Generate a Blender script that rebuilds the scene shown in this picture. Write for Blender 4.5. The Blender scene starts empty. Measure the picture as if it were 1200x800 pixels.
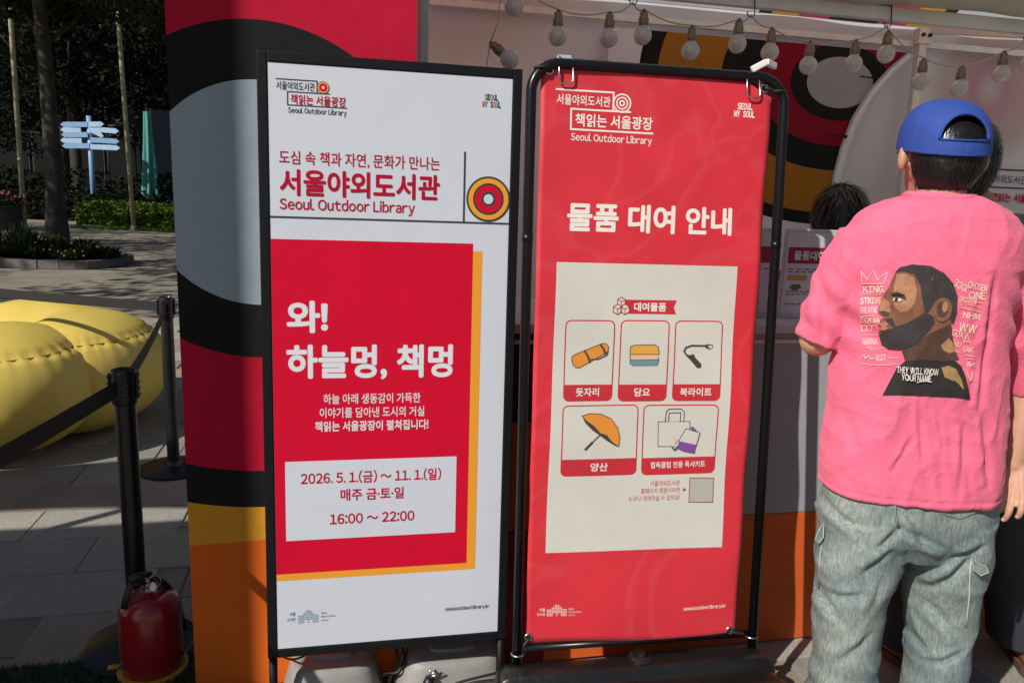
import bpy, bmesh, math, random
from mathutils import Vector, Matrix, noise
from mathutils.bvhtree import BVHTree
random.seed(7)
rnd = random.random
R = math.radians
sc = bpy.context.scene
COL = sc.collection

# ------------------------------------------------------------------ camera
CAMH, F, PITCH, ROLL = 1.47, 902.0, 0.1958, 0.0395
fw = Vector((0, math.cos(PITCH), -math.sin(PITCH)))
up0 = Vector((0, math.sin(PITCH), math.cos(PITCH)))
x0 = Vector((1, 0, 0))
CX = x0 * math.cos(ROLL) + up0 * math.sin(ROLL)
CU = up0 * math.cos(ROLL) - x0 * math.sin(ROLL)
CAM = Vector((0, 0, CAMH))
cd = bpy.data.cameras.new('camera')
cam = bpy.data.objects.new('camera', cd)
COL.objects.link(cam)
m = Matrix((CX, CU, -fw)).transposed().to_4x4()
m.translation = CAM
cam.matrix_world = m
cd.sensor_width = 36
cd.lens = 36 * F / 1200
cd.clip_start = .05
cd.clip_end = 1000
sc.camera = cam

# ------------------------------------------------------------------ light
SUN_AZ, SUN_EL = R(42), R(40)
SDIR = Vector((-math.sin(SUN_AZ) * math.cos(SUN_EL), -math.cos(SUN_AZ) * math.cos(SUN_EL), math.sin(SUN_EL)))
w = bpy.data.worlds.new('World')
sc.world = w
w.use_nodes = True
nt = w.node_tree
sky = nt.nodes.new('ShaderNodeTexSky')
sky.sky_type = 'NISHITA'
sky.sun_disc = False
sky.sun_elevation = SUN_EL
sky.sun_rotation = math.atan2(SDIR.x, SDIR.y)
bg = nt.nodes['Background']
bg.inputs[1].default_value = .052
nt.links.new(sky.outputs[0], bg.inputs[0])
sd = bpy.data.lights.new('sun', 'SUN')
sd.energy = 4.2
sd.angle = R(.53)
sd.color = (1, .95, .87)
sun = bpy.data.objects.new('sun', sd)
COL.objects.link(sun)
sun.rotation_euler = SDIR.to_track_quat('Z', 'Y').to_euler()
sc.view_settings.view_transform = 'Standard'
sc.view_settings.look = 'None'
sc.view_settings.exposure = 0.2
sc.view_settings.gamma = 1.0
sc.view_settings.use_curve_mapping = False
sc.cycles.use_denoising = True

# ------------------------------------------------------------------ projection helpers (pixels of the 1200x800 photograph)
def ray(px, py):
    return fw + CX * ((px - 600) / F) - CU * ((py - 400) / F)
def P(px, py, y):                       # point at world depth y
    d = ray(px, py)
    return CAM + d * (y / d.y)
def G(px, py, z=0.0):                   # point on the ground
    d = ray(px, py)
    return CAM + d * ((z - CAMH) / d.z)
def on_plane(px, py, c, n):
    d = ray(px, py)
    return CAM + d * ((c - CAM).dot(n) / d.dot(n))
def proj(p):
    d = Vector(p) - CAM
    z = d.dot(fw)
    return (600 + F * d.dot(CX) / z, 400 - F * d.dot(CU) / z, z)

# ------------------------------------------------------------------ materials
def srgb(r, g, b):
    f = lambda c: (c / 255 / 12.92) if c <= 10.31 else ((c / 255 + .055) / 1.055) ** 2.4
    return (f(r), f(g), f(b))
MATS = {}
def mat(name, col, rough=.6, metal=0, var=.0, vscale=8, bump=0, bscale=60, spec=.5, stretch=None, transl=0, dirt_shade_tone=None, coat=0, sheen=0):
    if name in MATS:
        return MATS[name]
    M = bpy.data.materials.new(name)
    M.use_nodes = True
    t = M.node_tree
    b = t.nodes['Principled BSDF']
    b.inputs['Roughness'].default_value = rough
    b.inputs['Metallic'].default_value = metal
    b.inputs['Specular IOR Level'].default_value = spec
    b.inputs['Coat Weight'].default_value = coat
    b.inputs['Sheen Weight'].default_value = sheen
    tc = t.nodes.new('ShaderNodeTexCoord')
    src = tc.outputs['Object']
    if stretch:
        mp = t.nodes.new('ShaderNodeMapping')
        mp.inputs['Scale'].default_value = stretch
        t.links.new(src, mp.inputs[0])
        src = mp.outputs[0]
    b.inputs['Base Color'].default_value = (*col, 1)
    if var:
        n = t.nodes.new('ShaderNodeTexNoise')
        n.inputs['Scale'].default_value = vscale
        n.inputs['Detail'].default_value = 6
        n.inputs['Roughness'].default_value = .65
        t.links.new(src, n.inputs['Vector'])
        r = t.nodes.new('ShaderNodeValToRGB')
        e = r.color_ramp.elements
        lo = [max(0, c * (1 - var)) for c in col]
        hi = [min(1, c * (1 + var)) for c in col]
        if dirt_shade_tone:
            lo = dirt_shade_tone
        e[0].position, e[1].position = .3, .7
        e[0].color, e[1].color = (*lo, 1), (*hi, 1)
        t.links.new(n.outputs[0], r.inputs[0])
        t.links.new(r.outputs[0], b.inputs['Base Color'])
    if bump:
        n2 = t.nodes.new('ShaderNodeTexNoise')
        n2.inputs['Scale'].default_value = bscale
        n2.inputs['Detail'].default_value = 4
        t.links.new(src, n2.inputs['Vector'])
        bp = t.nodes.new('ShaderNodeBump')
        bp.inputs['Strength'].default_value = min(1, bump)
        bp.inputs['Distance'].default_value = .004 if bump <= 1 else .004 * bump
        t.links.new(n2.outputs[0], bp.inputs['Height'])
        t.links.new(bp.outputs[0], b.inputs['Normal'])
    if transl:
        tr = t.nodes.new('ShaderNodeBsdfTranslucent')
        mx = t.nodes.new('ShaderNodeMixShader')
        mx.inputs[0].default_value = transl
        ci = b.inputs['Base Color']
        if ci.is_linked:
            t.links.new(ci.links[0].from_socket, tr.inputs[0])
        else:
            tr.inputs[0].default_value = (*col, 1)
        t.links.new(b.outputs[0], mx.inputs[1])
        t.links.new(tr.outputs[0], mx.inputs[2])
        t.links.new(mx.outputs[0], t.nodes['Material Output'].inputs[0])
    MATS[name] = M
    return M

def ring_mat(name, center, stops, sx=1, sz=1, base=None, rough=.75, transl=0, zcut=None, fade=0, centers=None):
    """printed concentric rings on fabric: radius in the object's x/z plane -> constant colours"""
    M = bpy.data.materials.new(name)
    M.use_nodes = True
    t = M.node_tree
    b = t.nodes['Principled BSDF']
    b.inputs['Roughness'].default_value = rough
    b.inputs['Specular IOR Level'].default_value = .10
    tc = t.nodes.new('ShaderNodeTexCoord')
    def ring(cen, sx, sz, stops, soft):
        mp = t.nodes.new('ShaderNodeMapping')
        mp.vector_type = 'POINT'
        mp.inputs['Location'].default_value = (-cen[0] * sx, 0, -cen[1] * sz)
        mp.inputs['Scale'].default_value = (sx, 0, sz)
        t.links.new(tc.outputs['Object'], mp.inputs[0])
        ln = t.nodes.new('ShaderNodeVectorMath')
        ln.operation = 'LENGTH'
        t.links.new(mp.outputs[0], ln.inputs[0])
        mul = t.nodes.new('ShaderNodeMath')
        mul.operation = 'MULTIPLY'
        mx = stops[-1][0] * 1.02
        mul.inputs[1].default_value = 1 / mx
        t.links.new(ln.outputs['Value'], mul.inputs[0])
        r = t.nodes.new('ShaderNodeValToRGB')
        r.color_ramp.interpolation = 'EASE' if soft else 'CONSTANT'
        el = r.color_ramp.elements
        pos = 0
        first = True
        for rad, c in stops:
            if first:
                e = el[0]
                e.position = 0
                first = False
            else:
                e = el.new(min(1, pos / mx))
            e.color = (*c, 1)
            pos = rad
        el.remove(el[len(el) - 1]) if el[len(el) - 1].position >= .9999 and len(el) > len(stops) else None
        t.links.new(mul.outputs[0], r.inputs[0])
        return r.outputs[0]
    if centers:
        outc = None
        for (cen, sx_, sz_, st, soft) in centers:
            o = ring(cen, sx_, sz_, st, soft)
            if outc is None:
                outc = o
            else:
                mm = t.nodes.new('ShaderNodeMixRGB')
                mm.blend_type = 'MULTIPLY'
                mm.inputs[0].default_value = 1
                t.links.new(outc, mm.inputs[1])
                t.links.new(o, mm.inputs[2])
                outc = mm.outputs[0]
    else:
        outc = ring(center, sx, sz, stops, False)
    if zcut:
        z, slope, c = zcut
        sp = t.nodes.new('ShaderNodeSeparateXYZ')
        t.links.new(tc.outputs['Object'], sp.inputs[0])
        ml = t.nodes.new('ShaderNodeMath')
        ml.operation = 'MULTIPLY_ADD'
        ml.inputs[1].default_value = -slope
        t.links.new(sp.outputs[0], ml.inputs[0])
        t.links.new(sp.outputs[2], ml.inputs[2])
        lt = t.nodes.new('ShaderNodeMath')
        lt.operation = 'LESS_THAN'
        lt.inputs[1].default_value = z
        t.links.new(ml.outputs[0], lt.inputs[0])
        mm = t.nodes.new('ShaderNodeMixRGB')
        t.links.new(lt.outputs[0], mm.inputs[0])
        t.links.new(outc, mm.inputs[1])
        mm.inputs[2].default_value = (*c, 1)
        outc = mm.outputs[0]
    n = t.nodes.new('ShaderNodeTexNoise')
    n.inputs['Scale'].default_value = 3
    n.inputs['Detail'].default_value = 8
    t.links.new(tc.outputs['Object'], n.inputs['Vector'])
    mr = t.nodes.new('ShaderNodeMapRange')
    mr.inputs[3].default_value = .86
    mr.inputs[4].default_value = 1.1
    t.links.new(n.outputs[0], mr.inputs[0])
    mm = t.nodes.new('ShaderNodeMixRGB')
    mm.blend_type = 'MULTIPLY'
    mm.inputs[0].default_value = 1
    t.links.new(outc, mm.inputs[1])
    t.links.new(mr.outputs[0], mm.inputs[2])
    t.links.new(mm.outputs[0], b.inputs['Base Color'])
    wv = t.nodes.new('ShaderNodeTexNoise')
    wv.inputs['Scale'].default_value = 350
    t.links.new(tc.outputs['Object'], wv.inputs['Vector'])
    nl = t.nodes.new('ShaderNodeTexNoise')
    nl.inputs['Scale'].default_value = 4
    nl.inputs['Detail'].default_value = 3
    t.links.new(tc.outputs['Object'], nl.inputs['Vector'])
    bp = t.nodes.new('ShaderNodeBump')
    bp.inputs['Strength'].default_value = .25
    bp.inputs['Distance'].default_value = .001
    t.links.new(wv.outputs[0], bp.inputs['Height'])
    bp2 = t.nodes.new('ShaderNodeBump')
    bp2.inputs['Strength'].default_value = .5
    bp2.inputs['Distance'].default_value = .02
    t.links.new(nl.outputs[0], bp2.inputs['Height'])
    t.links.new(bp.outputs[0], bp2.inputs['Normal'])
    t.links.new(bp2.outputs[0], b.inputs['Normal'])
    if transl:
        tr = t.nodes.new('ShaderNodeBsdfTranslucent')
        t.links.new(mm.outputs[0], tr.inputs[0])
        mx = t.nodes.new('ShaderNodeMixShader')
        mx.inputs[0].default_value = transl
        t.links.new(b.outputs[0], mx.inputs[1])
        t.links.new(tr.outputs[0], mx.inputs[2])
        t.links.new(mx.outputs[0], t.nodes['Material Output'].inputs[0])
    return M

RED = (.50, .010, .038); REDPRINT = (.60, .006, .032); YEL = (.72, .32, .03); BLK = (.016, .016, .017)
ORANGE = (.72, .14, .018); GREYB = (.33, .40, .46); WHT = (.74, .76, .79)
blackmetal = lambda: mat('black_powder_coat', (.007, .0075, .009), .5, 0, .15, 30, .15, 300, spec=.2)

# ------------------------------------------------------------------ mesh builder
class MB:
    def __init__(s):
        s.v = []; s.f = []; s.mi = []; s.cur = 0
    def add(s, vs, fs):
        o = len(s.v)
        s.v += [Vector(q) for q in vs]
        s.f += [tuple(i + o for i in q) for q in fs]
        s.mi += [s.cur] * len(fs)
        return s
    def box(s, c, sz, M=None, bev=0):
        hx, hy, hz = sz[0] / 2, sz[1] / 2, sz[2] / 2
        if bev:
            b = min(bev, hx * .9, hy * .9, hz * .9)
            bm = bmesh.new()
            bmesh.ops.create_cube(bm, size=1)
            for q in bm.verts:
                q.co = Vector((q.co.x * 2 * hx, q.co.y * 2 * hy, q.co.z * 2 * hz))
            bmesh.ops.bevel(bm, geom=bm.edges[:], offset=b, segments=2, affect='EDGES', profile=.5)
            bm.verts.ensure_lookup_table()
            vs = [q.co.copy() for q in bm.verts]
            fs = [[q.index for q in f.verts] for f in bm.faces]
            bm.free()
        else:
            vs = [Vector((x, y, z)) for x in (-hx, hx) for y in (-hy, hy) for z in (-hz, hz)]
            fs = [(0, 1, 3, 2), (4, 6, 7, 5), (0, 4, 5, 1), (2, 3, 7, 6), (0, 2, 6, 4), (1, 5, 7, 3)]
        c = Vector(c)
        vs = [(M @ q if M else q) + c for q in vs]
        return s.add(vs, fs)
    def tube(s, pts, r, n=8, closed=False, cap=True, sx=1.0):
        pts = [Vector(p) for p in pts]
        N = len(pts)
        rr = r if isinstance(r, (list, tuple)) else [r] * N
        rings = []
        u = None
        for i, p in enumerate(pts):
            if closed:
                d = (pts[(i + 1) % N] - pts[i - 1])
            else:
                d = pts[min(i + 1, N - 1)] - pts[max(i - 1, 0)]
            d = d.normalized() if d.length > 1e-9 else Vector((0, 0, 1))
            if u is None:
                u = d.orthogonal().normalized()
            else:
                u = (u - d * u.dot(d))
                u = u.normalized() if u.length > 1e-6 else d.orthogonal().normalized()
            w_ = d.cross(u)
            rings.append([p + (u * math.cos(2 * math.pi * k / n) + w_ * math.sin(2 * math.pi * k / n) * sx) * rr[i] for k in range(n)])
        vs = [q for rg in rings for q in rg]
        fs = []
        for i in range(N if closed else N - 1):
            a, b = i * n, ((i + 1) % N) * n
            for k in range(n):
                fs.append((a + k, a + (k + 1) % n, b + (k + 1) % n, b + k))
        if cap and not closed:
            fs.append(tuple(range(n - 1, -1, -1)))
            fs.append(tuple((N - 1) * n + k for k in range(n)))
        return s.add(vs, fs)
    def lathe(s, prof, c=(0, 0, 0), n=24, M=None):
        c = Vector(c)
        vs, fs = [], []
        for (r, z) in prof:
            for k in range(n):
                a = 2 * math.pi * k / n
                q = Vector((r * math.cos(a), r * math.sin(a), z))
                vs.append((M @ q if M else q) + c)
        for i in range(len(prof) - 1):
            for k in range(n):
                fs.append((i * n + k, i * n + (k + 1) % n, (i + 1) * n + (k + 1) % n, (i + 1) * n + k))
        fs.append(tuple(range(n - 1, -1, -1)))
        fs.append(tuple((len(prof) - 1) * n + k for k in range(n)))
        return s.add(vs, fs)
    def loft(s, secs, n=24, p=2.0):
        """secs: (center, axis_u, axis_v) closed ellipse rings"""
        vs, fs = [], []
        for c, au, av in secs:
            c, au, av = Vector(c), Vector(au), Vector(av)
            for k in range(n):
                a = 2 * math.pi * k / n
                ca, sa = math.cos(a), math.sin(a)
                ca = math.copysign(abs(ca) ** (2 / p), ca)
                sa = math.copysign(abs(sa) ** (2 / p), sa)
                vs.append(c + au * ca + av * sa)
        m_ = len(secs)
        for i in range(m_ - 1):
            for k in range(n):
                fs.append((i * n + k, i * n + (k + 1) % n, (i + 1) * n + (k + 1) % n, (i + 1) * n + k))
        fs.append(tuple(range(n - 1, -1, -1)))
        fs.append(tuple((m_ - 1) * n + k for k in range(n)))
        return s.add(vs, fs)
    def ball(s, c, r, n=12, m_=8, M=None):
        rx, ry, rz = r if isinstance(r, (tuple, list)) else (r, r, r)
        c = Vector(c)
        vs = []
        for i in range(m_ + 1):
            th = math.pi * i / m_
            for k in range(n):
                a = 2 * math.pi * k / n
                st = max(math.sin(th), 1e-4)
                q = Vector((rx * st * math.cos(a), ry * st * math.sin(a), rz * math.cos(th)))
                vs.append((M @ q if M else q) + c)
        fs = [(i * n + k, (i + 1) * n + k, (i + 1) * n + (k + 1) % n, i * n + (k + 1) % n) for i in range(m_) for k in range(n)]
        return s.add(vs, fs)
    def capsule(s, a, b, ra, rb, n=12):
        a, b = Vector(a), Vector(b)
        d = (b - a).normalized()
        u = d.orthogonal().normalized()
        v = d.cross(u)
        secs = []
        for t in (90, 65, 40, 20, 0):
            t = R(t)
            secs.append((a - d * ra * math.sin(t), u * max(ra * math.cos(t), 1e-4), v * max(ra * math.cos(t), 1e-4)))
        for t in (0, 20, 40, 65, 90):
            t = R(t)
            secs.append((b + d * rb * math.sin(t), u * max(rb * math.cos(t), 1e-4), v * max(rb * math.cos(t), 1e-4)))
        return s.loft(secs, n)
    def poly(s, pts):
        return s.add(pts, [tuple(range(len(pts)))])
    def mesh(s, name, mats, smooth=False, origin=None):
        me = bpy.data.meshes.new(name)
        o = Vector(origin) if origin is not None else Vector((0, 0, 0))
        me.from_pydata([q - o for q in s.v], [], s.f)
        for M in (mats if isinstance(mats, (list, tuple)) else [mats]):
            me.materials.append(M)
        if any(s.mi):
            me.polygons.foreach_set('material_index', s.mi)
        if smooth:
            me.polygons.foreach_set('use_smooth', [True] * len(me.polygons))
        me.update()
        return me
    def build(s, name, mats, parent=None, smooth=False, fixn=True, sharp=None):
        """vertices are world coordinates; they are stored relative to the root thing"""
        root = parent
        while root is not None and root.parent is not None:
            root = root.parent
        org = root.matrix_basis.translation if root is not None else Vector((0, 0, 0))
        me = s.mesh(name, mats, smooth, org)
        if fixn:
            bm = bmesh.new()
            bm.from_mesh(me)
            bmesh.ops.recalc_face_normals(bm, faces=bm.faces)
            bm.to_mesh(me)
            bm.free()
        if sharp:
            me.set_sharp_from_angle(angle=R(sharp))
        o = bpy.data.objects.new(name, me)
        COL.objects.link(o)
        if parent is not None:
            o.parent = parent
        return o

def tag(o, label=None, cat=None, group=None, kind=None):
    if label: o['label'] = label
    if cat: o['category'] = cat
    if group: o['group'] = group
    if kind: o['kind'] = kind
    return o
def thing(name, loc, label, cat, group=None):
    o = bpy.data.objects.new(name, None)
    o.empty_display_size = .05
    COL.objects.link(o)
    o.matrix_basis = Matrix.Translation(Vector(loc))
    return tag(o, label, cat, group)
def arc(c, u, v, r, a0, a1, n):
    return [c + (u * math.cos(a) + v * math.sin(a)) * r for a in [a0 + (a1 - a0) * k / n for k in range(n + 1)]]
def remesh(mb, name, mats, parent, voxel=.008, smooth_it=6, fn=None):
    """fuse the overlapping closed pieces into one continuous surface"""
    o = mb.build(name, mats, None, True)
    md = o.modifiers.new('r', 'REMESH')
    md.mode = 'VOXEL'
    md.voxel_size = voxel
    md.use_smooth_shade = True
    if smooth_it:
        sm = o.modifiers.new('s', 'SMOOTH')
        sm.factor = .5
        sm.iterations = smooth_it
    dg = bpy.context.evaluated_depsgraph_get()
    me = bpy.data.meshes.new_from_object(o.evaluated_get(dg))
    o.modifiers.clear()
    old = o.data
    o.data = me
    bpy.data.meshes.remove(old)
    me.name = name
    me.materials.clear()
    for M in (mats if isinstance(mats, (list, tuple)) else [mats]):
        me.materials.append(M)
    if fn:
        nn = [q.normal.copy() for q in me.vertices]
        for q, nv in zip(me.vertices, nn):
            q.co = fn(q.co, nv)
    me.polygons.foreach_set('use_smooth', [True] * len(me.polygons))
    bvh = BVHTree.FromPolygons([q.co.copy() for q in me.vertices], [tuple(p.vertices) for p in me.polygons])
    root = parent
    while root.parent is not None:
        root = root.parent
    org = root.matrix_basis.translation
    for q in me.vertices:
        q.co -= org
    me.update()
    o.parent = parent
    return o, bvh

# ------------------------------------------------------------------ lettering (all text meshes are made in one go)
TEXTS = {}
GLYPH = {}
def glyph_char(ch):
    o = ord(ch)
    return chr(o + 0xFEE0) if 0x21 <= o <= 0x7E and ch not in '.,' else ch
def prepare_texts(lst):
    chars = sorted({glyph_char(c) for body, _ in lst for c in body if c != ' '})
    obs = []
    for ch in chars:
        cu = bpy.data.curves.new('lettering', 'FONT')
        cu.body = ch
        cu.size = 1
        cu.resolution_u = 4
        cu.dimensions = '2D'
        cu.fill_mode = 'BOTH'
        o = bpy.data.objects.new('lettering', cu)
        COL.objects.link(o)
        obs.append((ch, o))
    dg = bpy.context.evaluated_depsgraph_get()
    for ch, o in obs:
        me = bpy.data.meshes.new_from_object(o.evaluated_get(dg))
        vs = [q.co.copy() for q in me.vertices]
        fs = [tuple(p.vertices) for p in me.polygons]
        xs = [q.x for q in vs] or [0, .3]
        GLYPH[ch] = (vs, fs, min(xs), max(xs))
        bpy.data.meshes.remove(me)
        cu = o.data
        bpy.data.objects.remove(o)
        bpy.data.curves.remove(cu)
    hang = [GLYPH[c] for c in chars if 0xAC00 <= ord(c) <= 0xD7A3]
    adv = max(g[3] for g in hang) + .03 if hang else .92
    for body, bold in lst:
        if (body, bold) in TEXTS:
            continue
        pen = 0
        vs, fs = [], []
        for ch in body:
            if ch == ' ':
                pen += .26
                continue
            g = GLYPH[glyph_char(ch)]
            if 0xAC00 <= ord(ch) <= 0xD7A3:
                dx = pen
                step = adv
            else:
                dx = pen - g[2] + .05
                step = g[3] - g[2] + .10
            # heavier weights: the outline is spread by shifted copies
            sh = [(0, 0)] + ([(bold * math.cos(R(a)), bold * math.sin(R(a))) for a in range(0, 360, 45)] if bold > .002 else [])
            for i, (sx_, sy_) in enumerate(sh):
                o = len(vs)
                vs += [Vector((q.x + dx + sx_, q.y + sy_, i * .00002)) for q in g[0]]
                fs += [tuple(j + o for j in f) for f in g[1]]
            pen += step
        xs = [q.x for q in vs]; ys = [q.y for q in vs]
        TEXTS[(body, bold)] = (vs, fs, min(xs), max(xs), min(ys), max(ys))

SIGN_TXT = [ # body, bold, (left px), (right px), height px or None, material, part name
 ('서울야외도서관', .004, (323.7, 99.7), (368.7, 102.6), 10, 'ink', 'logo_text'),
 ('책읽는 서울광장', .016, (340.7, 116.2), (405.3, 120.2), 11.5, 'redink', 'logo_text'),
 ('Seoul Outdoor Library', .012, (337.5, 129.3), (406, 133.8), 8.6, 'ink', 'logo_text'),
 ('도심 속 책과 자연, 문화가 만나는', .008, (327, 184.5), (515.4, 192.5), 16.5, 'redink', 'heading_text'),
 ('서울야외도서관', .030, (327.6, 213.5), (515.4, 220.4), 31, 'redink', 'heading_text'),
 ('Seoul Outdoor Library', .018, (327.6, 241), (486, 244.5), 17, 'redink', 'heading_text'),
 ('와!', .035, (335.7, 371.6), (384.5, 371), 38, 'whiteink', 'headline_text'),
 ('하늘멍, 책멍', .035, (335.7, 425), (530.7, 423), 41, 'whiteink', 'headline_text'),
 ('하늘 아래 생동감이 가득한', .014, (379, 466.8), (492.7, 466.2), 12, 'whiteink', 'body_text'),
 ('이야기를 담아낸 도시의 거실', .014, (374.7, 483), (497.2, 482), 12, 'whiteink', 'body_text'),
 ('책읽는 서울광장이 펼쳐집니다!', .026, (369.2, 499.3), (502, 497), 12, 'whiteink', 'body_text'),
 ('2026. 5. 1.(금) ~ 11. 1.(일)', .024, (352.5, 560.3), (517, 555), 15, 'redink', 'date_text'),
 ('매주 금·토·일', .024, (399, 579.5), (473.3, 576.7), 14, 'redink', 'date_text'),
 ('16:00 ~ 22:00', .026, (386.5, 607.5), (485.6, 604), 12, 'redink', 'date_text'),
 ('seouloutdoorlibrary.kr', .012, (521.3, 713.3), (573, 710), 6, 'ink', 'address_text'),
 ('서울', .004, (339, 719), (346, 718.8), 4.2, 'blueink', 'logo_text'),
 ('도서관', .004, (336.5, 725.5), (346, 725), 4.2, 'blueink', 'logo_text'),
 ('Seoul', .0, (376.3, 717.5), (383, 717.2), 2.8, 'ink', 'logo_text'),
 ('Metropolitan', .0, (376.3, 721.8), (393, 721), 3.0, 'ink', 'logo_text'),
 ('Library', .0, (376.3, 726.2), (384.5, 725.8), 3.0, 'ink', 'logo_text'),
]
BAN_TXT = [
 ('서울야외도서관', .014, (652.7, 114.7), (715.8, 120.6), 12.5, 'cream', 'logo_text'),
 ('책읽는 서울광장', .022, (674.4, 139.8), (765, 145.8), 15.5, 'cream', 'logo_text'),
 ('Seoul Outdoor Library', .016, (668.9, 160.6), (764, 166.8), 11.5, 'cream', 'logo_text'),
 ('물품 대여 안내', .034, (665, 254.5), (857.7, 259.6), 33.5, 'cream', 'headline_text'),
 ('대여물품', .03, (743, 359.5), (780.7, 360), 10.5, 'cream2', 'ribbon_text'),
 ('돗자리', .02, (674.6, 459.3), (702, 459.3), 10, 'cream2', 'card_text'),
 ('담요', .02, (743.4, 459.3), (761.7, 459.3), 10, 'cream2', 'card_text'),
 ('북라이트', .02, (796.6, 458.8), (833, 458.8), 10, 'cream2', 'card_text'),
 ('양산', .02, (691.6, 546.8), (711.9, 546.6), 10, 'cream2', 'card_text'),
 ('힙독클럽 전용 독서키트', .016, (762.5, 544.3), (826.5, 543.8), 7.6, 'cream2', 'card_text'),
 ('서울야외도서관', .004, (761.7, 566.3), (796.6, 565.5), 6.6, 'redfade', 'note_text'),
 ('홈페이지 회원이라면', .004, (751, 575), (796.6, 574), 6.6, 'redfade', 'note_text'),
 ('누구나 대여하실 수 있어요!', .004, (736.3, 584.2), (796.6, 582.4), 6.6, 'redfade', 'note_text'),
 ('seouloutdoorlibrary.kr', .02, (800, 710.6), (849.8, 710.6), 5.4, 'cream', 'address_text'),
 ('서울', .008, (632, 714.6), (639.2, 714.4), 3.8, 'cream', 'logo_text'),
 ('도서관', .008, (629.7, 720), (639.2, 719.7), 3.8, 'cream', 'logo_text'),
 ('Seoul', .0, (666, 712.2), (672, 712), 2.8, 'cream', 'logo_text'),
 ('Metropolitan', .0, (666, 716), (680.5, 715.6), 2.8, 'cream', 'logo_text'),
 ('Library', .0, (666, 719.6), (673.5, 719.4), 2.8, 'cream', 'logo_text'),
]
SHIRT_TXT = [ # crop pixels of the print (4.212 per photo pixel, origin 1000,290)
 ('KING', .03, (50, 207), (150, 205), 34), ('STRIVE', .02, (36, 264), (140, 260), 32),
 ('GREATNE', .012, (36, 310), (118, 308), 30), ('EQUA', .02, (38, 358), (130, 362), 30),
 ('LIT', .02, (40, 398), (105, 398), 30), ('AKRNA', .012, (44, 465), (122, 462), 32),
 ('827', .014, (112, 545), (160, 540), 30), ('330', .016, (498, 170), (556, 205), 38),
 ('CHOSEN', .016, (566, 182), (660, 204), 34), ('ONE', .02, (568, 234), (652, 240), 36),
 ('DRIVEN', .010, (524, 252), (606, 268), 26), ('NHM', .016, (540, 332), (625, 342), 32),
 ('WW', .018, (522, 390), (606, 405), 44), ('GOAT', .014, (488, 416), (560, 440), 34),
 ('DAD', .012, (488, 468), (530, 482), 26), ('GAME', .014, (540, 500), (592, 506), 28),
 ('THEY WILL KNOW', .022, (212, 598), (412, 612), 34), ('YOUR NAME', .022, (236, 636), (378, 644), 34),
 ('M', .02, (560, 574), (598, 580), 26),
]
LOGO2 = ['S', 'E', 'O', 'U', 'L', 'M', 'Y']
TENT_TXT = [('서울야외도서관', .004), ('책읽는 서울광장', .03), ('물품대여', .03), ('안내', .02), ('대여방법', .01), ('반납', .01)]
prepare_texts([(t[0], t[1]) for t in SIGN_TXT + BAN_TXT + SHIRT_TXT] + [(c, .05) for c in LOGO2] + TENT_TXT)

INK = {
 'ink': mat('dark_ink', (.03, .035, .04), .6), 'redink': mat('crimson_ink', (.42, .006, .03), .6, spec=.1),
 'whiteink': mat('white_ink', (.68, .70, .74), .6), 'cream': mat('cream_ink', (.80, .76, .68), .6),
 'cream2': mat('cream_ink_on_label', (.80, .76, .70), .6), 'redfade': mat('faded_red_ink', (.50, .10, .10), .6),
 'blueink': mat('teal_blue_ink', (.05, .20, .30), .6),
}

# ================================================================== layout frames
YAW = .213
T0 = Vector((-.955, 1.965, 0))
TA = Vector((math.cos(YAW), math.sin(YAW), 0))
TN = Vector((-math.sin(YAW), math.cos(YAW), 0))
UPZ = Vector((0, 0, 1))
RT = Matrix((TA, TN, UPZ)).transposed()
def T(u, v, z):
    return T0 + TA * u + TN * v + UPZ * z
def TP(px, py, v):                       # photo pixel on the plane v metres behind the booth front
    return on_plane(px, py, T(0, v, 0), TN)
def TUZ(px, py, v):
    q = TP(px, py, v) - T0
    return q.dot(TA), q.z

# ================================================================== ground
def ground_material():
    M = bpy.data.materials.new('granite_paving_far')
    M.use_nodes = True
    t = M.node_tree
    b = t.nodes['Principled BSDF']
    b.inputs['Roughness'].default_value = .85
    tc = t.nodes.new('ShaderNodeTexCoord')
    mp = t.nodes.new('ShaderNodeMapping')
    mp.inputs['Rotation'].default_value = (0, 0, -YAW)
    t.links.new(tc.outputs['Object'], mp.inputs[0])
    br = t.nodes.new('ShaderNodeTexBrick')
    br.inputs['Color1'].default_value = (.25, .215, .165, 1)
    br.inputs['Color2'].default_value = (.20, .175, .14, 1)
    br.inputs['Mortar'].default_value = (.09, .08, .07, 1)
    br.inputs['Scale'].default_value = 1
    br.inputs['Mortar Size'].default_value = .006
    br.inputs['Brick Width'].default_value = .6
    br.inputs['Row Height'].default_value = .3
    t.links.new(mp.outputs[0], br.inputs['Vector'])
    n = t.nodes.new('ShaderNodeTexNoise')
    n.inputs['Scale'].default_value = 1.2
    n.inputs['Detail'].default_value = 10
    t.links.new(tc.outputs['Object'], n.inputs['Vector'])
    mr = t.nodes.new('ShaderNodeMapRange')
    mr.inputs[3].default_value = .65
    mr.inputs[4].default_value = 1.3
    t.links.new(n.outputs[0], mr.inputs[0])
    mm = t.nodes.new('ShaderNodeMixRGB')
    mm.blend_type = 'MULTIPLY'
    mm.inputs[0].default_value = 1
    t.links.new(br.outputs[0], mm.inputs[1])
    t.links.new(mr.outputs[0], mm.inputs[2])
    t.links.new(mm.outputs[0], b.inputs['Base Color'])
    return M
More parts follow.
